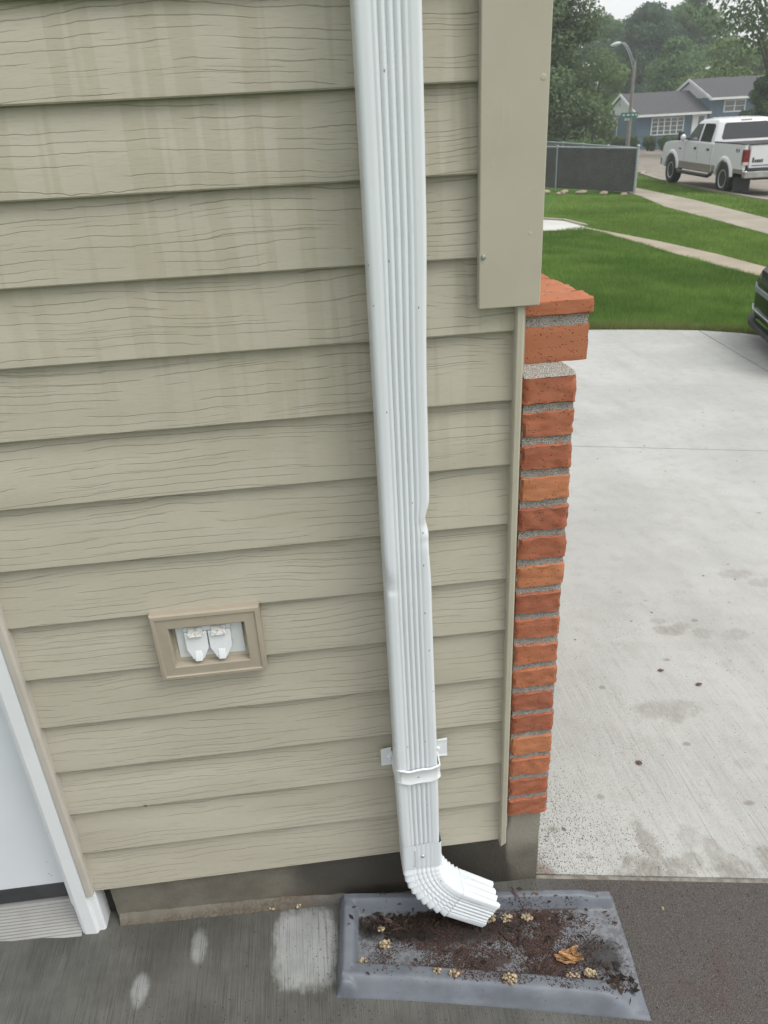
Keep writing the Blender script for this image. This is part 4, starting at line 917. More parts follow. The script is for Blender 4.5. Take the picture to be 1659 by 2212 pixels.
leafmesh('dry_leaf', Vector((1.16, 0.80, gz(1.16))), 0.022, 0.007, -0.1, 0.002, mdl, 'brown leaf scrap on the driveway beyond the diamond one, left one', 'leaf scrap')
leafmesh('dry_leaf', Vector((-0.462, -0.0032, 0.262)), 0.008, 0.002, 0.3, 0.0008, mdl, 'tiny dark fleck stuck on the siding above the door threshold', 'leaf fleck').rotation_euler = (R_(90), 0.4, 0)

# ------------------------------------------------------------------ background: fence and stones
def fence(name, A, B, n, label, screen_mat, H=1.22):
    A = Vector((*A, gz(A[0]))); B = Vector((*B, gz(B[0]))); D = B - A; L = Vector((D.x, D.y, 0)).length; d = D / L
    nrm = Vector((-d.y, d.x, 0)).normalized()
    t = thing(name, label, 'fence', A)
    def P(u, h, off=0.0): return d * u + Vector((0, 0, h)) + nrm * off
    for i in range(n + 1):
        u = L * i / n; end = i in (0, n); m = MB(); r = 0.036 if end else 0.024
        m.tube([P(u, -0.1), P(u, H + (0.03 if end else -0.02))], r, 10); m.ico(P(u, H + (0.035 if end else 0)), r * 1.25, 2)
        m.build('post', M['galv'], t, smooth=40)
    m = MB(); m.tube([P(0, H - 0.02), P(L, H - 0.02)], 0.022, 10); m.build('top_rail', M['galv'], t, smooth=40)
    m = MB(); ring = []
    for i in range(61):
        u = L * i / 60; ring.append([P(u, h, -0.035 + 0.02 * noise.noise((u * 0.8, h * 5, 1)) * (1.2 - h)) for h in np.linspace(0.05, H - 0.06, 16)])
    m.loft(ring, cap=False, closed=False); m.build('privacy_screen', screen_mat, t, smooth=60)
    m = MB(); st = 0.075; hw = 0.0022
    for sgn in (1, -1):
        u = -H
        while u < L:
            u0, u1, h0, h1 = u, u + H - 0.06, 0.03, H - 0.03
            if sgn < 0: h0, h1 = h1, h0
            q0, q1 = (u0, h0), (u1, h1)
            def clip(ua, ha, ub, hb, lo, hi):
                f0 = max(0, (lo - ua) / (ub - ua)); f1 = min(1, (hi - ua) / (ub - ua)); return (f0, f1)
            f0, f1 = clip(u0, h0, u1, h1, 0, L)
            if f1 > f0 + 0.01:
                a = P(u0 + (u1 - u0) * f0, h0 + (h1 - h0) * f0, 0.012 + 0.004 * sgn); b = P(u0 + (u1 - u0) * f1, h0 + (h1 - h0) * f1, 0.012 + 0.004 * sgn)
                m.tube([a, b], hw, 3, cap=False)
            u += st
    m.build('chain_mesh', M['galv'], t, recalc=False)
    return t
M['screen'] = plain('dark_windscreen', (0.060, 0.050, 0.045), 0.85, 0, 0.25, 3)
fence('chain_link_fence', (9.76, 21.67), (4.57, 27.46), 3, 'chain link fence with a dark privacy screen facing the lawn', M['screen'])
fence('chain_link_fence', (9.80, 21.78), (10.9, 43.0), 8, 'chain link fence run going away behind the screened fence', plain('faded_windscreen', (0.06, 0.062, 0.062), 0.85, 0, 0.2, 3))
M['stone'] = plain('sandstone', (0.30, 0.245, 0.185), 0.9, 0, 0.3, 6, 0.5, 30)
st_lab = ['flat tan edging stone nearest the corner board below the fence', 'small white edging stone lying loose in the grass below the fence', 'pale edging stone beside the left fence post', 'rounded tan edging stone right of the left fence post',
          'long flat tan edging stone below the middle of the screen', 'reddish flat edging stone right of the middle of the screen', 'low tan edging stone nearest the end post of the fence']
for i, ((x, y), (a, b, h)) in enumerate(zip([(7.42, 22.6), (7.62, 22.05), (7.85, 22.35), (8.05, 22.75), (8.45, 22.45), (8.95, 21.95), (9.40, 21.55)], [(0.13, 0.11, 0.07), (0.07, 0.07, 0.05), (0.09, 0.07, 0.07), (0.11, 0.09, 0.06), (0.24, 0.11, 0.06), (0.20, 0.10, 0.065), (0.20, 0.10, 0.05)])):
    m = MB(); m.ico((0, 0, h * 0.12), 1, 3, 0.07, (a, b, h)); o = m.build('edging_stone', M['stone'], smooth=70); o.location = (x, y, gz(x)); o.rotation_euler = (0, 0, -0.7 + 0.3 * i)
    tag(o, st_lab[i], 'stone', 'edging stones along the fence')

# ------------------------------------------------------------------ trees
def leaf_cloud(clumps, n, size, flat=0.5, shell=0.55):
    """clumps: (x,y,z,rx,ry,rz); returns verts, faces, tint of leaf quads"""
    C_ = np.array(clumps); vol = (C_[:, 3] * C_[:, 4] * C_[:, 5]) ** 0.72; idx = RNG.choice(len(C_), n, p=vol / vol.sum())
    d = RNG.normal(size=(n, 3)); d /= np.linalg.norm(d, axis=1)[:, None]
    r = (shell + (1 - shell) * RNG.uniform(0, 1, n) ** 0.6) * np.where(RNG.uniform(0, 1, n) < 0.25, RNG.uniform(0.2, 1.18, n), 1)
    P = C_[idx, :3] + d * r[:, None] * C_[idx, 3:6]
    nr = d * 0.8 + RNG.normal(size=(n, 3)) * 0.75 + np.array([0, 0, 0.35]); nr /= np.linalg.norm(nr, axis=1)[:, None]
    a = np.cross(nr, RNG.normal(size=(n, 3))); a /= np.linalg.norm(a, axis=1)[:, None]; b = np.cross(nr, a)
    sz = size * RNG.uniform(0.55, 1.35, n)[:, None]; a *= sz * 0.62; b *= sz * 0.36
    V = np.stack([P - a, P - b + a * 0.1, P + a, P + b + a * 0.1], 1).reshape(-1, 3)
    return V, np.arange(n * 4).reshape(-1, 4), np.clip(RNG.uniform(0, 1, n) * 0.7 + 0.3 * RNG.uniform(0, 1, len(C_))[idx], 0, 1)
def crown_clumps(R, z0, z1, n, seed, low=0.25, lop=0.0):
    rr = random.Random(seed); out = []
    for i in range(n):
        v = rr.random() ** 0.8; z = z0 + (z1 - z0) * v; prof = math.sin(math.pi * min(1, (v * (1 - low) + low))) ** 0.7
        a = rr.uniform(0, 6.28); q = R * prof * math.sqrt(rr.random()) * 0.9
        k = R * rr.uniform(0.20, 0.40) * (0.7 + 0.3 * prof)
        out.append((q * math.cos(a) + lop * v, q * math.sin(a), z, k * rr.uniform(0.9, 1.4), k * rr.uniform(0.9, 1.4), k * rr.uniform(0.6, 0.95)))
    return out
M['bark'] = plain('tree_bark', (0.075, 0.058, 0.045), 0.95, 0, 0.35, 9, 0.6, 25)
def tree(name, label, cat, loc, R, H, nclump, nleaf, leaf, lmat, seed, z0f=0.25, group=None, tr=0.16, low=0.25, lop=0.0, shell=0.55):
    t = thing(name, label, cat, loc, (0, 0, 0), group); rr = random.Random(seed + 5)
    cl = crown_clumps(R, H * z0f, H * 0.93, nclump, seed, low, lop)
    V, F, T = leaf_cloud(cl, nleaf, leaf, shell=shell); fast_mesh('crown', V, F, lmat, t, T)
    m = MB(); top = H * 0.8
    m.tube([(0, 0, -0.3), (0.05, 0.02, H * 0.15), (lop * 0.2, 0.1, H * 0.4), (lop * 0.6, 0.0, top)], [tr * 1.3, tr, tr * 0.75, tr * 0.2], 10)
    for c in rr.sample(cl, min(len(cl), 16)):
        zb = min(c[2] * rr.uniform(0.45, 0.8), top * 0.9); sx = lop * 0.6 * (zb / top)
        m.tube([(sx, 0, zb), (c[0] * 0.5 + sx * 0.5, c[1] * 0.5, zb + (c[2] - zb) * 0.65), (c[0], c[1], c[2])], [tr * 0.42, tr * 0.25, tr * 0.08], 6)
    m.build('trunk', M['bark'], t, smooth=60)
    return t
LM = dict(dark=mat_leaf('dark_leaf', (0.056, 0.106, 0.045), (0.135, 0.210, 0.088)), mid=mat_leaf('mid_leaf', (0.084, 0.165, 0.064), (0.185, 0.290, 0.115)),
          blue=mat_leaf('bluish_leaf', (0.050, 0.096, 0.064), (0.112, 0.178, 0.112)), lime=mat_leaf('lime_leaf', (0.110, 0.190, 0.050), (0.220, 0.310, 0.100)), olive=mat_leaf('olive_leaf', (0.100, 0.152, 0.074), (0.195, 0.262, 0.132)))
def put(px, D): return spot(px, D)
tree('leafy_tree', 'large dull green tree filling the space behind the screened fence', 'tree', put(1200, 52), 3.0, 11.5, 90, 42000, 0.16, LM['olive'], 1, 0.06, None, 0.24, 0.38)
tree('leafy_tree', 'yellowish young tree edge in front of the blue house gable', 'tree', put(1290, 60), 0.95, 6.0, 28, 9000, 0.17, LM['lime'], 2, 0.12, None, 0.1, 0.3)
tree('leafy_tree', 'dark tall bluish tree behind the street lamp head', 'tree', put(1385, 112), 4.6, 15.6, 70, 26000, 0.30, LM['blue'], 3, 0.12, None, 0.3)
tree('leafy_tree', 'tall grey green tree left of the dark bluish one, top at the pale sky gap', 'tree', put(1295, 120), 5.2, 15.3, 60, 20000, 0.32, LM['mid'], 4, 0.12, None, 0.3)
tree('leafy_tree', 'rounded mid green tree rising over the low grey roof', 'tree', put(1452, 97), 3.6, 10.2, 55, 20000, 0.25, LM['mid'], 5, 0.15, None, 0.24)
tree('leafy_tree', 'tall tree in the back row above the upper roof peak', 'tree', put(1478, 122), 5.0, 18.0, 70, 26000, 0.32, LM['mid'], 6, 0.12, None, 0.3)
tree('leafy_tree', 'lime green tree just behind the upper roof ridge', 'tree', put(1568, 92), 4.2, 9.6, 50, 16000, 0.26, LM['lime'], 7, 0.2, None, 0.22)
tree('leafy_tree', 'bright bushy tree behind the upper roof at the right picture edge', 'tree', put(1665, 95), 4.0, 9.8, 44, 14000, 0.26, LM['lime'], 8, 0.2, None, 0.22)
tree('leafy_tree', 'yellow green small tree between lamp post and low roof', 'tree', put(1330, 88), 2.6, 7.2, 34, 12000, 0.22, LM['lime'], 9, 0.1, None, 0.16)
tree('leafy_tree', 'tall dark tree overhanging the upper roof with drooping twigs and sky gaps', 'tree', put(1668, 58), 4.9, 15.0, 60, 8500, 0.23, LM['dark'], 10, 0.36, None, 0.22, 0.2, -1.6, 0.75)
tree('leafy_tree', 'small dense dark tree before the right end of the blue house', 'tree', put(1662, 55), 1.75, 4.9, 44, 16000, 0.14, LM['dark'], 12, 0.10, None, 0.12, 0.3)
for i, (px, D, R, H, lm, lb) in enumerate([(1190, 125, 7, 16, 'mid', 'far back tree beyond the large dull green tree'), (1590, 130, 6.0, 11.5, 'mid', 'far back tree between the tall tree and the overhanging one'), (1700, 125, 7, 11.0, 'mid', 'far back tree at the right edge of the tree line'), (1420, 150, 8, 15, 'blue', 'farthest tree seen between the lamp arm and the back row'), (1120, 105, 7, 15, 'mid', 'far back tree hidden mostly by the corner board')]):
    tree('leafy_tree', lb, 'tree', put(px, D), R, H, 50, 12000, 0.38, LM[lm], 30 + i, 0.05, None, 0.3)
for i, (x_, y_, R, H, lm, lb) in enumerate([(6, 78, 6, 12, 'mid', 'far tree left of the large dull green tree, hidden by the house corner'), (-8, 84, 7, 14, 'dark', 'dark far tree hidden behind the near house'), (-24, 80, 7, 13, 'mid', 'mid green far tree hidden behind the near house'), (17, 96, 7, 14, 'blue', 'bluish far tree hidden behind the corner board'), (-42, 88, 8, 14, 'mid', 'outermost far tree hidden behind the near house')]):
    tree('leafy_tree', lb, 'tree', (x_, y_, gz(x_) - 0.1), R, H, 40, 8000, 0.42, LM[lm], 60 + i, 0.03, None, 0.3)
def bush(label, px, D, rx, rz, lm, seed, n=5000, leaf=0.09, ry=None, group=None):
    x, y, z = put(px, D); t = thing('shrub', label, 'shrub', (x, y, z), (0, 0, -0.4), group); rr = random.Random(seed); cl = []
    for i in range(18):
        a, q = rr.uniform(0, 6.28), math.sqrt(rr.random()) * 0.62; k = rr.uniform(0.38, 0.5)
        cl.append((q * rx * math.cos(a), q * (ry or rx) * math.sin(a), rz * rr.uniform(0.35, 1.35), k * min(rx, 0.8), k * min(rx, 0.8), rz * rr.uniform(0.4, 0.55)))
    V, F, T = leaf_cloud(cl, n, leaf, shell=0.6); fast_mesh('foliage', V, F, LM[lm], t, T)
    m = MB()
    for k in range(5): m.tube([(0, 0, -0.1), (rr.uniform(-0.4, 0.4) * rx, rr.uniform(-0.3, 0.3) * rx, rz * 1.2)], [0.04, 0.015], 5)
    m.build('stem', M['bark'], t)
G_ = 'clipped shrubs before the blue house'
bush('leftmost clipped shrub by the gable wall of the blue house', 1341, 69.5, 0.62, 0.64, 'dark', 1, group=G_)
bush('clipped shrub right behind the lamp post', 1372, 69.0, 0.60, 0.62, 'dark', 2, group=G_)
bush('clipped shrub under the left end of the wide window', 1408, 68.6, 0.62, 0.62, 'dark', 3, group=G_)
bush('wide clipped hedge shrub under the right end of the wide window', 1455, 68.2, 1.12, 0.66, 'dark', 4, 8000, ry=0.6, group=G_)
bush('loose bright bush at the foot of the large dull tree', 1262, 49, 1.6, 0.62, 'mid', 5, 7000, 0.12)
bush('dark bush behind the fence beside the loose bright one', 1215, 50, 1.5, 0.72, 'dark', 6, 7000, 0.12)
bush('olive bush between the fence and the blue gable wall', 1300, 62, 1.3, 0.75, 'olive', 7, 6000, 0.13)

# ------------------------------------------------------------------ blue house
hx, hy = 27.90, 65.08; a_ = math.radians(90 + 22.95 - 20)      # u runs along the front
HB = -1.50                                                     # wall foot, world height
bh = thing('blue_house', 'blue split level house with grey shingle roofs across the street', 'house', (hx, hy, HB), (0, 0, math.pi / 2 - a_))
M['bsid'] = (lambda g: (lambda c: g.done(g.mix(g.mr(g.ma('FRACT', g.ma('DIVIDE', g.xyz(c)[2], 0.26)), 0.0, 0.12), (0.045, 0.075, 0.110), g.mix(g.noise(c, 2, 3), (0.078, 0.128, 0.178), (0.095, 0.150, 0.205))), g.bump(g.ma('FRACT', g.ma('DIVIDE', g.xyz(c)[2], 0.26)), 0.6, 0.02)))(g.co()))(NG('blue_lap_siding', rough=0.6))
M['shing'] = (lambda g: (lambda c: g.done(g.mix(g.mr(g.noise(g.mp(c, (6, 6, 14)), 1.6, 4, 0.7), 0.35, 0.65), (0.065, 0.065, 0.072), (0.115, 0.113, 0.120)), g.bump(g.noise(c, 14, 3), 0.5, 0.02)))(g.co()))(NG('grey_shingle', rough=0.95, spec=0.15))
M['htrim'] = plain('white_house_trim', (0.66, 0.68, 0.68), 0.55, 0, 0.06, 2); M['hwhite'] = plain('pale_gable_board', (0.52, 0.54, 0.54), 0.6, 0, 0.06, 2)
def mat_glass(name, a=(0.06, 0.065, 0.07), rough=0.08):
    g = NG(name, a, rough, 0.0, 0.8); c = g.co(); return g.done(g.mix(g.noise(c, 1.2, 2), tuple(x * 0.6 for x in a), tuple(x * 1.5 for x in a)))
M['pane'] = mat_glass('house_pane', (0.10, 0.115, 0.125))
def zz(w): return w - HB
WD = 8.2; LU, UU = 5.75, 14.0        # lower wing end, upper wing end
EV, RG = zz(1.15), zz(2.72); UEV, URG = zz(2.09), zz(3.55)
def wall(poly_or_box, name='wall', mat=None):
    m = MB(); m.box(*poly_or_box); return m.build(name, mat or M['bsid'], bh)
wall((0, LU, 0, WD, -0.4, EV)); wall((LU, UU, -0.25, WD, -0.4, UEV))
m = MB(); m.hexa([(0.06, 0.05, EV - 0.02), (0.06, WD - 0.05, EV - 0.02), (0.06, WD / 2, RG - 0.22)], [(LU, 0.05, EV - 0.02), (LU, WD - 0.05, EV - 0.02), (LU, WD / 2, RG - 0.22)]); m.build('gable', M['hwhite'], bh)
m = MB(); m.hexa([(-0.02, 0.0, EV - 0.05), (-0.02, WD, EV - 0.05), (-0.02, WD / 2, RG - 0.2)], [(0.06, 0.0, EV - 0.05), (0.06, WD, EV - 0.05), (0.06, WD / 2, RG - 0.2)]); gb = m.build('gable', M['hwhite'], bh)
m = MB(); m.lathe([(0.001, -0.03), (0.17, -0.03), (0.17, 0.03)], (-0.03, WD / 2 + 0.3, EV + 0.75), 'x', 10); m.build('vent', M['galv'], gb)
def roof(u0, u1, ev, rg, y0, y1, oh, name='roof'):
    yc = (y0 + y1) / 2; sl_ = (rg - ev) / (yc - y0); m = MB(); th = 0.14
    ya, yb = y0 - oh, y1 + oh; za = ev - sl_ * oh
    m.hexa([(u0, ya, za), (u0, yc, rg), (u0, yb, za), (u0, yb, za - th), (u0, yc, rg - th), (u0, ya, za - th)], [(u1, ya, za), (u1, yc, rg), (u1, yb, za), (u1, yb, za - th), (u1, yc, rg - th), (u1, ya, za - th)])
    r = m.build(name, M['shing'], bh)
    f = MB(); f.box(u0 - 0.02, u1 + 0.02, ya - 0.05, ya - 0.004, za - 0.19, za - 0.02); f.build('fascia', M['htrim'], r)
    f = MB()
    for y_ in (ya, yb): f.hexa([(u0 - 0.05, y_, za - 0.2), (u0 - 0.05, y_, za + 0.02), (u0 - 0.05, yc, rg + 0.02), (u0 - 0.05, yc, rg - 0.2)], [(u0 - 0.003, y_, za - 0.2), (u0 - 0.003, y_, za + 0.02), (u0 - 0.003, yc, rg + 0.02), (u0 - 0.003, yc, rg - 0.2)])
    f.build('barge_board', M['htrim'], r)
    f = MB(); f.box(u0, u1, ya, y0, za - 0.17, za - 0.145); f.build('soffit', M['hwhite'], r)
roof(-0.16, LU + 0.05, EV + 0.12, RG, 0.0, WD, 0.45)
roof(LU - 0.20, UU + 0.6, UEV + 0.12, URG, -0.25, WD, 0.45)
m = MB(); m.hexa([(LU - 0.05, -0.2, UEV - 0.02), (LU - 0.05, WD - 0.05, UEV - 0.02), (LU - 0.05, (WD - 0.25) / 2, URG - 0.2)], [(LU + 0.02, -0.2, UEV - 0.02), (LU + 0.02, WD - 0.05, UEV - 0.02), (LU + 0.02, (WD - 0.25) / 2, URG - 0.2)]); m.build('gable', M['hwhite'], bh)
def window(u0, u1, z0, z1, n, y=0.0, rows=1):
    fr = 0.075; m = MB(); m.box(u0, u1, y - 0.06, y - 0.003, z0, z0 + fr); m.box(u0, u1, y - 0.06, y - 0.003, z1 - fr, z1)
    w = (u1 - u0 - fr) / n
    for i in range(n + 1): m.box(u0 + i * w, u0 + i * w + fr, y - 0.055, y - 0.004, z0 + fr, z1 - fr)
    f = m.build('window', M['htrim'], bh)
    m = MB()
    for i in range(n): m.box(u0 + i * w + fr, u0 + (i + 1) * w, y - 0.022, y - 0.005, z0 + fr, z1 - fr)
    m.build('pane', M['pane'], f)
    m = MB()
    for i in range(n):
        for k in range(1, rows + 1):
            pass
    for k in range(1, rows + 1):
        zc = z0 + (z1 - z0) * k / (rows + 1); m = MB(); m.box(u0 + fr, u1 - fr, y - 0.034, y - 0.023, zc - 0.02, zc + 0.02); m.build('muntin', M['htrim'], f)
window(1.17, 3.85, zz(-0.45), zz(0.84), 5, 0, 3); window(6.85, 8.62, zz(0.96), zz(1.83), 2, -0.25, 1)
m = MB(); m.box(4.50, 5.70, -0.09, -0.003, 0.05, zz(0.98)); en = m.build('entry_panel', M['htrim'], bh)
m = MB(); m.box(5.0, 5.42, -0.12, -0.092, zz(-0.35), zz(0.78)); m.build('pane', M['pane'], en)
m = MB()
for v0, v1 in ((4.7, 4.78), (5.35, 5.43), (6.0, 6.08)): m.box(-0.07, -0.003, v0, v1, zz(-0.6), zz(0.95))
m.box(-0.07, -0.003, 4.78, 6.0, zz(0.87), zz(0.95)); m.box(-0.07, -0.003, 4.78, 6.0, zz(-0.6), zz(-0.52)); w_ = m.build('window', M['htrim'], bh)
m = MB(); m.box(-0.03, -0.004, 4.78, 6.0, zz(-0.52), zz(0.87)); m.build('pane', M['pane'], w_)

# ------------------------------------------------------------------ street lamp and street name sign
D_ = 62; x, y, z = put(1363, D_); lamp = thing('street_lamp', 'tall grey street lamp with a curved double arm at the street corner', 'street lamp', (x, y, z))
ht = hgt(1377, 130, D_) - z; k_ = D_ * 0.000484
M['lampp'] = plain('weathered_pole', (0.27, 0.255, 0.23), 0.7, 0.2, 0.12, 3)
m = MB(); m.tube([(0, 0, -0.2), (0, 0, ht * 0.5), (0, 0, ht)], [0.155, 0.13, 0.09], 12); m.build('pole', M['lampp'], lamp, smooth=40)
side = Vector((-math.cos(R_(22)), math.sin(R_(22)), 0)); zj = hgt(1374, 158, D_) - z; zh = hgt(1338, 92, D_) - z
def armp(u, dz): return side * (u * 36 * k_) + Vector((0, 0, zj + dz + (zh - zj) * math.sin(u * math.pi / 2) ** 0.85))
m = MB(); m.tube([armp(u, 0.0) for u in np.linspace(0, 1, 12)], 0.036, 8); m.tube([armp(u, 0.40 * (1 - u)) for u in np.linspace(0, 0.8, 9)], 0.030, 8)
m.build('arm', M['galv'], lamp, smooth=50)
m = MB(); h0 = armp(1, 0); rings = []
for u in np.linspace(0, 1, 12):
    r = 0.17 * math.sin(math.pi * (0.12 + 0.84 * u)) ** 0.6; c = h0 + side * (u * 0.62 - 0.05) - Vector((0, 0, 0.03 + 0.10 * u))
    q = Vector((-side.y, side.x, 0)); rings.append([c + q * (r * math.cos(t)) + Vector((0, 0, 1)) * (r * 0.75 * math.sin(t)) for t in np.linspace(0, 2 * math.pi, 13)[:-1]])
m.loft(rings); m.build('lamp_head', plain('pale_lamp_shell', (0.62, 0.65, 0.66), 0.35, 0, 0.05, 4), lamp, smooth=60)
zs_ = hgt(1367, 253, D_); ss = thing('street_sign', 'green street name sign plates fixed to the street lamp pole', 'sign', (x, y, zs_), (0, 0, R_(-22)))
M['sgreen'] = plain('sign_green', (0.012, 0.20, 0.135), 0.5, 0, 0.06, 5); M['swhite'] = plain('sign_white', (0.7, 0.74, 0.72), 0.5)
m = MB(); m.box(-0.62, 0.52, -0.165, -0.15, 0.0, 0.30); pl = m.build('name_plate', M['sgreen'], ss, bevel=0.004)
for i, (a, w) in enumerate(((-0.5, 0.16), (-0.22, 0.20), (0.1, 0.15), (0.33, 0.12))):
    m = MB(); m.box(a, a + w, -0.170, -0.1655, 0.09 + 0.01 * (i % 2), 0.20); m.build('lettering', M['swhite'], pl)
m = MB(); m.box(-0.14, -0.125, -0.55, 0.35, -0.24, -0.03); m.build('name_plate', M['sgreen'], ss)
m = MB(); m.box(-0.34, -0.02, -0.17, -0.155, -0.20, -0.05); m.build('number_plate', M['swhite'], ss)

# ------------------------------------------------------------------ pickup truck (local: +x forward, +y left)
hd = R_(86.3); TX, TY = 13.39, 21.70
tk = thing('pickup_truck', 'white crew cab pickup with tan lower trim parked facing away on the street', 'pickup truck', (TX, TY, gz(12.9) - 0.008), (0, R_(-0.7), hd))
def mat_paint(name, base, rough=0.22):
    g = NG(name, rough=rough, spec=0.5); c = g.co(); g.set('Coat Weight', 0.5); g.set('Coat Roughness', 0.08)
    n = g.noise(c, 3, 4); d = g.mr(g.xyz(c)[2], 0.75, 0.45, 0, 0.35)
    return g.done(g.mix(g.ma('MULTIPLY', d, g.mr(n, 0.3, 0.7)), base, (0.30, 0.28, 0.25)))
M['tw'] = mat_paint('white_car_paint', (0.70, 0.71, 0.72)); M['ttan'] = mat_paint('tan_car_paint', (0.23, 0.205, 0.165)); M['tdk'] = plain('dark_car_trim', (0.028, 0.028, 0.03), 0.55, 0, 0.2, 4)
M['tgl'] = mat_glass('tinted_car_glass', (0.018, 0.020, 0.022), 0.06); M['clrgl'] = mat_glass('pale_car_glass', (0.10, 0.115, 0.115), 0.06)
M['rim'] = plain('wheel_alloy', (0.68, 0.68, 0.68), 0.4, 0.5, 0.1, 10); M['red'] = plain('tail_red', (0.17, 0.012, 0.014), 0.2, 0, 0.2, 12); M['chrome'] = plain('bumper_chrome', (0.52, 0.53, 0.54), 0.25, 0.85, 0.15, 4)
WR, WB, HWd = 0.405, 3.97, 0.965
def arch(cx, r, n=14, z=0.405): return [(cx - r * math.cos(math.pi * i / n), z + r * math.sin(math.pi * i / n)) for i in range(n + 1)]
# cab and nose: side profile between the front bumper and the bed gap
side_ = [(0.86, 0.52)] + [(WB - 0.56, 0.52)] + [(px_, max(0.52, pz_)) for px_, pz_ in arch(WB, 0.52)] + [(WB + 0.56, 0.52), (WB + 0.86, 0.52), (WB + 0.90, 0.80), (WB + 0.88, 1.08), (WB + 0.72, 1.22), (WB + 0.3, 1.275), (3.12, 1.33), (0.86, 1.30)]
m = MB()
def side_slab(m, prof, y0, y1):
    m.hexa([(x_, y0, z_) for x_, z_ in prof], [(x_, y1, z_) for x_, z_ in prof])
side_slab(m, side_, -HWd, HWd)
m.build('body', M['tw'], tk, bevel=0.045, seg=3, smooth=35)
# cab top
def ringc(x0, x1, hw, z, r=0.12): return [(x0, -hw + r, z), (x0 + r * 0.6, -hw, z), (x1 - r, -hw, z), (x1, -hw + r * 1.2, z), (x1, hw - r * 1.2, z), (x1 - r, hw, z), (x0 + r * 0.6, hw, z), (x0, hw - r, z)]
m = MB(); m.loft([ringc(0.88, 3.22, 0.945, 1.28), ringc(0.93, 2.92, 0.88, 1.56), ringc(1.02, 2.52, 0.80, 1.86), ringc(1.12, 2.38, 0.75, 1.925), ringc(1.35, 2.15, 0.60, 1.955)])
for yy in (-0.45, -0.27, -0.09, 0.09, 0.27, 0.45): m.box(1.25, 2.30, yy - 0.035, yy + 0.035, 1.945, 1.962)
cab = m.build('cab_top', M['tw'], tk, bevel=0.035, seg=3, smooth=40)
def cab_y(z): return np.interp(z, [1.28, 1.56, 1.86, 1.925], [0.945, 0.88, 0.80, 0.75])
def side_glass(name, pts, mat, sg=1):
    m = MB(); a = [(x_, sg * (cab_y(z_) + 0.010), z_) for x_, z_ in pts]; b = [(x_, sg * (cab_y(z_) - 0.03), z_) for x_, z_ in pts]; m.hexa(a, b)
    return m.build(name, mat, tk, bevel=0.004)
for sg in (1, -1):
    side_glass('side_window', [(2.06, 1.33), (2.98, 1.33), (2.93, 1.40), (2.48, 1.80), (2.06, 1.82)], M['clrgl'], sg)
    side_glass('side_window', [(1.16, 1.33), (1.94, 1.33), (1.94, 1.82), (1.28, 1.82), (1.19, 1.75)], M['tgl'], sg)
def back_x(z): return np.interp(z, [1.28, 1.56, 1.86, 1.925], [0.88, 0.93, 1.02, 1.12])
m = MB(); pr = [(-0.70, 1.40), (0.70, 1.40), (0.74, 1.46), (0.655, 1.80), (0.60, 1.84), (-0.60, 1.84), (-0.655, 1.80), (-0.74, 1.46)]
m.hexa([(back_x(z_) - 0.012, y_, z_) for y_, z_ in pr], [(back_x(z_) + 0.03, y_, z_) for y_, z_ in pr]); m.build('rear_window', M['tgl'], tk, bevel=0.006)
m = MB(); m.hexa([(3.17, -0.80, 1.345), (3.17, 0.80, 1.345), (2.56, 0.69, 1.83), (2.56, -0.69, 1.83)], [(3.10, -0.80, 1.33), (3.10, 0.80, 1.33), (2.50, 0.69, 1.80), (2.50, -0.69, 1.80)]); m.build('windscreen', M['clrgl'], tk)
m = MB(); m.box(1.03, 1.12, -0.16, 0.16, 1.875, 1.915); m.build('brake_light', plain('clear_lens', (0.42, 0.36, 0.34), 0.3), tk, bevel=0.008)
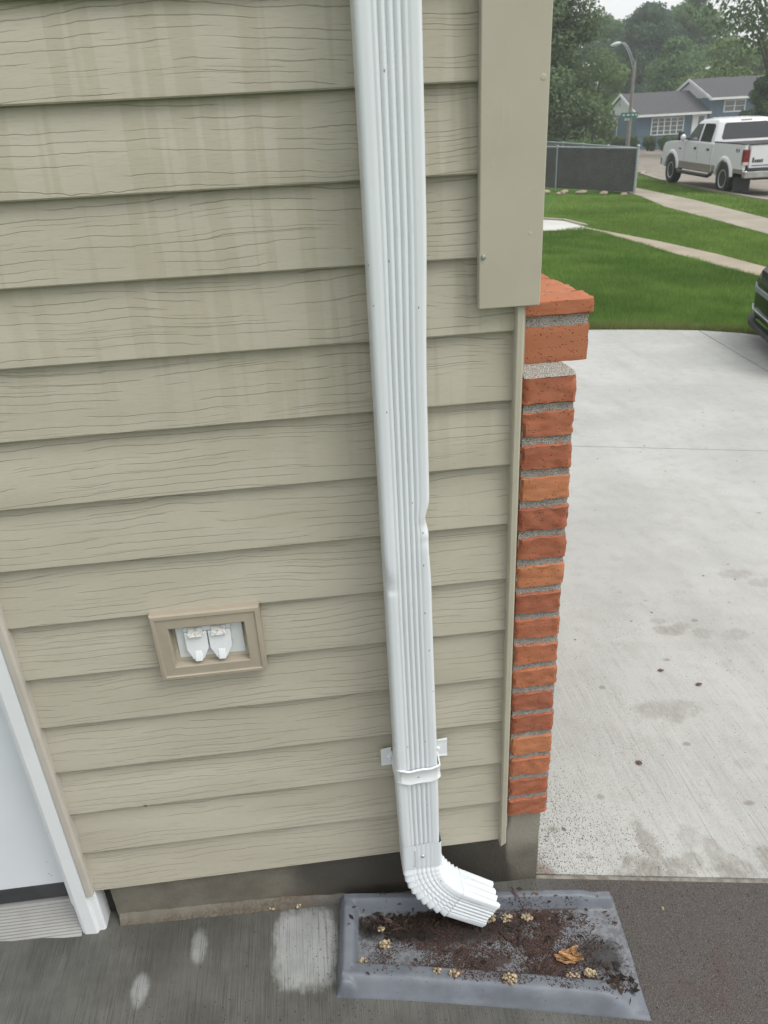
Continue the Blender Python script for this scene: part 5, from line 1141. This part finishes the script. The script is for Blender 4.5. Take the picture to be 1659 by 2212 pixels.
# bed
bp = [(-1.16, 0.62), (-0.60, 0.62)] + [(px_, max(0.56, pz_)) for px_, pz_ in arch(0, 0.50)] + [(0.56, 0.56), (0.845, 0.56), (0.845, 1.335), (-1.16, 1.335)]
for sg in (1, -1):
    m = MB(); side_slab(m, bp, sg * (HWd - 0.075), sg * (HWd + 0.005)); bs = m.build('bed_side', M['tw'], tk, bevel=0.025, seg=3, smooth=35)
    m = MB(); m.box(-1.17, 0.84, sg * HWd - 0.06 * (1 if sg > 0 else -0.0) - (0.0 if sg > 0 else 0.0), sg * HWd + (0.012 if sg > 0 else 0.072), 1.335, 1.365); m.build('rail_cap', M['tdk'], bs, bevel=0.006)
    # wheel flares
    for cx_, r_ in ((0.0, 0.505), (WB, 0.525)):
        m = MB(); rings = []
        for q in arch(cx_, r_, 20)[0:21]:
            dx, dz = (q[0] - cx_) / r_, (q[1] - 0.405) / r_
            rings.append([(q[0] + dx * o_, sg * y_, max(0.50, q[1] + dz * o_) if abs(dz) < 0.05 else q[1] + dz * o_) for o_, y_ in ((-0.02, 0.94), (-0.01, 1.005), (0.03, 1.015), (0.08, 1.0), (0.11, 0.966), (0.08, 0.94))])
        for s_end in (0, -1): rings = ([[(v[0], v[1], 0.50) for v in rings[0]]] + rings) if s_end == 0 else (rings + [[(v[0], v[1], 0.50) for v in rings[-1]]])
        m.loft(rings); m.build('wheel_flare', M['tw'], tk, smooth=60)
    # two tone lower panels and running board
    m = MB(); m.box(0.90, WB - 0.62, min(sg * 0.95, sg * 0.975), max(sg * 0.95, sg * 0.975), 0.515, 0.73); m.build('rocker_panel', M['ttan'], tk, bevel=0.008)
    m = MB(); m.box(0.60, 0.842, min(sg * 0.95, sg * 0.976), max(sg * 0.95, sg * 0.976), 0.555, 0.73); m.build('rocker_panel', M['ttan'], tk, bevel=0.008)
    m = MB(); m.box(-1.165, -0.60, min(sg * 0.95, sg * 0.977), max(sg * 0.95, sg * 0.977), 0.60, 0.72); m.build('rocker_panel', M['ttan'], tk, bevel=0.008)
    m = MB(); m.tube([(0.75, sg * 0.98, 0.50), (0.82, sg * 1.06, 0.43), (3.10, sg * 1.06, 0.43), (3.30, sg * 0.98, 0.48)], 0.055, 10); m.build('running_board', M['tdk'], tk, smooth=50)
    # mirror, handles
    m = MB(); m.tube([(2.88, sg * 0.93, 1.38), (2.90, sg * 1.16, 1.40)], 0.025, 6); ar = m.build('mirror_arm', M['tdk'], tk)
    m = MB(); m.box(2.84, 2.95, min(sg * 1.08, sg * 1.26), max(sg * 1.08, sg * 1.26), 1.34, 1.60); m.build('mirror_housing', M['tdk'], ar, bevel=0.03, smooth=40)
    m = MB(); m.ico((2.82, sg * 1.13, 1.42), 0.085, 3, 0, (0.8, 1, 1.2)); m.build('mirror_cap', M['tw'], ar, smooth=60)
    for hx_ in (2.10, 1.16):
        m = MB(); m.box(hx_, hx_ + 0.15, min(sg * 0.962, sg * 0.992), max(sg * 0.962, sg * 0.992), 1.10, 1.16); m.build('door_handle', M['tdk'], tk, bevel=0.008)
    for sx_ in (2.00, 1.02, 2.98):
        m = MB(); m.box(sx_, sx_ + 0.008, min(sg * 0.962, sg * 0.9665), max(sg * 0.962, sg * 0.9665), 0.74, 1.27); m.build('door_seam', M['tdk'], tk)
    m = MB(); m.box(-1.180, -1.04, min(sg * 0.82, sg * 0.982), max(sg * 0.82, sg * 0.982), 0.83, 1.22); tl = m.build('tail_light', M['red'], tk, bevel=0.02)
    m = MB(); m.box(-1.186, -1.10, min(sg * 0.83, sg * 0.986), max(sg * 0.83, sg * 0.986), 0.82, 0.90); m.build('reverse_lens', plain('pale_lens', (0.55, 0.45, 0.42), 0.25), tl, bevel=0.006)
    m = MB(); m.box(-0.78, -0.765, min(sg * 0.50, sg * 0.98), max(sg * 0.50, sg * 0.98), 0.12, 0.50); m.build('mud_flap', M['tdk'], tk)
    # wheels
    for cx_ in (0.0, WB):
        m = MB(); c_ = (cx_, sg * 0.86, WR); w2 = 0.135
        m.lathe([(0.24, -w2 * 0.8), (0.33, -w2), (0.375, -w2), (0.400, -w2 * 0.8), (WR, -w2 * 0.4), (WR, w2 * 0.4), (0.400, w2 * 0.8), (0.375, w2), (0.33, w2), (0.24, w2 * 0.8)], c_, 'y', 36)
        wh = m.build('wheel', M['black'], tk, smooth=40)
        m = MB(); m.lathe([(0.001, sg * 0.085), (0.07, sg * 0.09), (0.08, sg * 0.06), (0.10, sg * 0.06), (0.20, sg * 0.085), (0.222, sg * 0.115), (0.245, sg * 0.12), (0.245, -0.05)], c_, 'y', 36)
        rm = m.build('rim', M['rim'], wh, smooth=35)
        for kk in range(8):
            t_ = 2 * math.pi * kk / 8; m = MB(); m.ico((c_[0] + 0.155 * math.cos(t_), c_[1] + sg * 0.075, c_[2] + 0.155 * math.sin(t_)), 0.028, 2, 0, (1, 0.3, 1)); hl = m.build('rim_hole', M['black'], wh, smooth=60)
m = MB(); m.box(-1.10, 0.84, -0.89, 0.89, 0.80, 0.84); m.box(0.80, 0.842, -0.89, 0.89, 0.84, 1.335); m.build('bed_floor', plain('bed_liner', (0.16, 0.15, 0.145), 0.8, 0, 0.15, 3), tk)
m = MB(); m.box(-1.185, -1.10, -0.815, 0.815, 0.74, 1.325); tg = m.build('tailgate', M['tw'], tk, bevel=0.02, seg=3)
m = MB(); m.box(-1.20, -1.09, -0.83, 0.83, 1.326, 1.362); m.build('tailgate_cap', M['tdk'], tg, bevel=0.008)
m = MB(); m.box(-1.205, -1.186, -0.14, 0.14, 1.02, 1.16); m.build('tailgate_handle', M['tdk'], tg, bevel=0.01)
m = MB()
for i, (y_, w_, h_) in enumerate(((0.74, 0.05, 0.13), (0.67, 0.05, 0.075), (0.61, 0.05, 0.075), (0.55, 0.06, 0.075), (0.48, 0.04, 0.085))): m.box(-1.1895, -1.1860, y_ - w_, y_, 0.885, 0.885 + h_)
m.build('script_badge', M['tdk'], tg)
m = MB(); m.box(-1.1895, -1.1860, 0.20, 0.74, 0.80, 0.82); m.build('badge_strip', M['tdk'], tg)
m = MB(); m.box(-1.36, -1.18, -0.98, 0.98, 0.50, 0.69); bm_ = m.build('rear_bumper', M['chrome'], tk, bevel=0.03, seg=3)
m = MB(); m.box(-1.375, -1.19, -0.90, 0.90, 0.695, 0.725); m.build('bumper_step', M['tdk'], bm_)
m = MB(); m.box(-1.40, -1.25, -0.06, 0.06, 0.40, 0.50); m.build('hitch', M['tdk'], tk, bevel=0.01)
m = MB(); m.box(WB + 0.86, WB + 1.02, -0.97, 0.97, 0.52, 0.76); m.build('front_bumper', M['chrome'], tk, bevel=0.03, seg=3)
m = MB(); m.box(-1.0, WB + 0.6, -0.55, 0.55, 0.42, 0.60); m.build('chassis', M['tdk'], tk)
def text_mesh(name, body, size, mat, parent, mtx):
    cu = bpy.data.curves.new(name, 'FONT'); cu.body = body; cu.size = size; cu.extrude = 0.0015; cu.shear = 0.25
    tmp = bpy.data.objects.new(name, cu); COL.objects.link(tmp); dg = bpy.context.evaluated_depsgraph_get(); me = bpy.data.meshes.new_from_object(tmp.evaluated_get(dg)); bpy.data.objects.remove(tmp)
    me.transform(mtx); me.materials.clear(); me.materials.append(mat); o = bpy.data.objects.new(name, me); COL.objects.link(o); o.parent = parent; return o
# reads from the left side: local text x runs towards the front of the truck reversed
text_mesh('drive_badge', '4x4', 0.17, M['tdk'], tk, Matrix.Translation((-0.60, HWd + 0.0085, 1.13)) @ Matrix(((-1, 0, 0, 0), (0, 0, 1, 0), (0, 1, 0, 0), (0, 0, 0, 1))))
m = MB(); m.box(3.28, 3.46, HWd + 0.001, HWd + 0.006, 1.06, 1.10); m.build('fender_badge', M['tdk'], tk)

# ------------------------------------------------------------------ black car whose front corner enters at the right
ca = R_(180 - 15.7); fx, fy = -math.sin(0), 0
CX, CY = 4.755, 4.56
car = thing('black_car', 'glossy black car on the white driveway, only its front corner in view', 'car', (CX, CY, gz(CX)), (0, 0.02, ca))
M['blk'] = plain('black_car_paint', (0.007, 0.008, 0.009), 0.22, 0, 0.1, 3); M['blk'].node_tree.nodes['Principled BSDF'].inputs['Specular IOR Level'].default_value = 0.22
def sec(x_, hw, zb, zt, r=0.10, tum=0.0): return [(x_, -hw + r, zb), (x_, -hw, zb + r), (x_, -hw + tum * 0.3, zt - r * 1.5), (x_, -hw + tum + r, zt), (x_, hw - tum - r, zt), (x_, hw - tum * 0.3, zt - r * 1.5), (x_, hw, zb + r), (x_, hw - r, zb)]
m = MB(); m.loft([sec(0.90, 0.48, 0.30, 0.62, 0.06, 0.05), sec(0.86, 0.66, 0.25, 0.68, 0.08, 0.05), sec(0.74, 0.80, 0.22, 0.74, 0.1, 0.06), sec(0.52, 0.88, 0.22, 0.80, 0.1, 0.08), sec(0.0, 0.90, 0.22, 0.90, 0.1, 0.1), sec(-0.6, 0.91, 0.22, 0.97, 0.1, 0.1), sec(-2.2, 0.91, 0.22, 0.99, 0.1, 0.06), sec(-3.3, 0.88, 0.25, 0.98, 0.1, 0.08), sec(-3.6, 0.75, 0.32, 0.92, 0.1, 0.1)])
m.build('body', M['blk'], car, bevel=0.02, smooth=50)
m = MB(); m.loft([sec(-0.35, 0.72, 0.90, 0.98, 0.02, 0), sec(-1.15, 0.70, 0.9, 1.40, 0.06, 0.12), sec(-2.5, 0.70, 0.9, 1.46, 0.06, 0.12), sec(-3.4, 0.72, 0.9, 1.05, 0.04, 0.05)]); m.build('glasshouse', M['tgl'], car, smooth=50)
for sg in (1, -1):
    m = MB(); m.hexa([(0.845, sg * 0.50, 0.615), (0.60, sg * 0.855, 0.66), (0.58, sg * 0.865, 0.72), (0.80, sg * 0.56, 0.675)], [(0.70, sg * 0.45, 0.615), (0.50, sg * 0.75, 0.66), (0.50, sg * 0.75, 0.72), (0.70, sg * 0.5, 0.675)]); m.build('headlight', plain('headlight_glass', (0.50, 0.54, 0.60), 0.15), car)
    for cx_ in (0.0, -2.7):
        m = MB(); m.lathe([(0.19, -0.09), (0.30, -0.105), (0.325, -0.06), (0.325, 0.06), (0.30, 0.105), (0.19, 0.09)], (cx_, sg * 0.815, 0.325), 'y', 32); wh = m.build('wheel', M['black'], car, smooth=40)
        m = MB(); m.lathe([(0.001, sg * 0.06), (0.06, sg * 0.07), (0.17, sg * 0.06), (0.2, sg * 0.09), (0.2, -0.04)], (cx_, sg * 0.815, 0.325), 'y', 24); m.build('rim', M['rim'], wh, smooth=40)
def car_strip(name, z0, z1, mat, grow):
    m = MB(); rings = []
    for x_, hw in ((0.52, 0.885), (0.74, 0.805), (0.86, 0.665), (0.905, 0.48), (0.905, -0.48), (0.86, -0.665), (0.74, -0.805), (0.52, -0.885)):
        n_ = Vector((x_ - 0.2, hw * 0.6, 0)).normalized(); rings.append([(x_ + n_.x * g_, hw + n_.y * g_, z_) for g_, z_ in ((grow, z0), (grow, z1), (-0.03, z1), (-0.03, z0))])
    m.loft(rings); return m.build(name, mat, car, bevel=0.004, smooth=50)
car_strip('bumper_trim', 0.335, 0.352, M['chrome'], 0.010); car_strip('bumper_lip', 0.205, 0.250, M['black'], 0.030); car_strip('grille_band', 0.50, 0.545, plain('grey_band', (0.20, 0.21, 0.24), 0.3), 0.006)

# ------------------------------------------------------------------ humid morning air
hz = MB(); hz.box(-60, 130, -40, 190, -12, 24)
def mat_haze():
    m = bpy.data.materials.new('haze_air'); m.use_nodes = True; t = m.node_tree; t.nodes.clear()
    v = t.nodes.new('ShaderNodeVolumePrincipled'); v.inputs['Color'].default_value = (0.93, 0.97, 0.98, 1); v.inputs['Density'].default_value = 0.0012; v.inputs['Anisotropy'].default_value = 0.2
    o = t.nodes.new('ShaderNodeOutputMaterial'); t.links.new(v.outputs[0], o.inputs['Volume']); return m
tag(hz.build('haze', mat_haze()), kind='stuff')
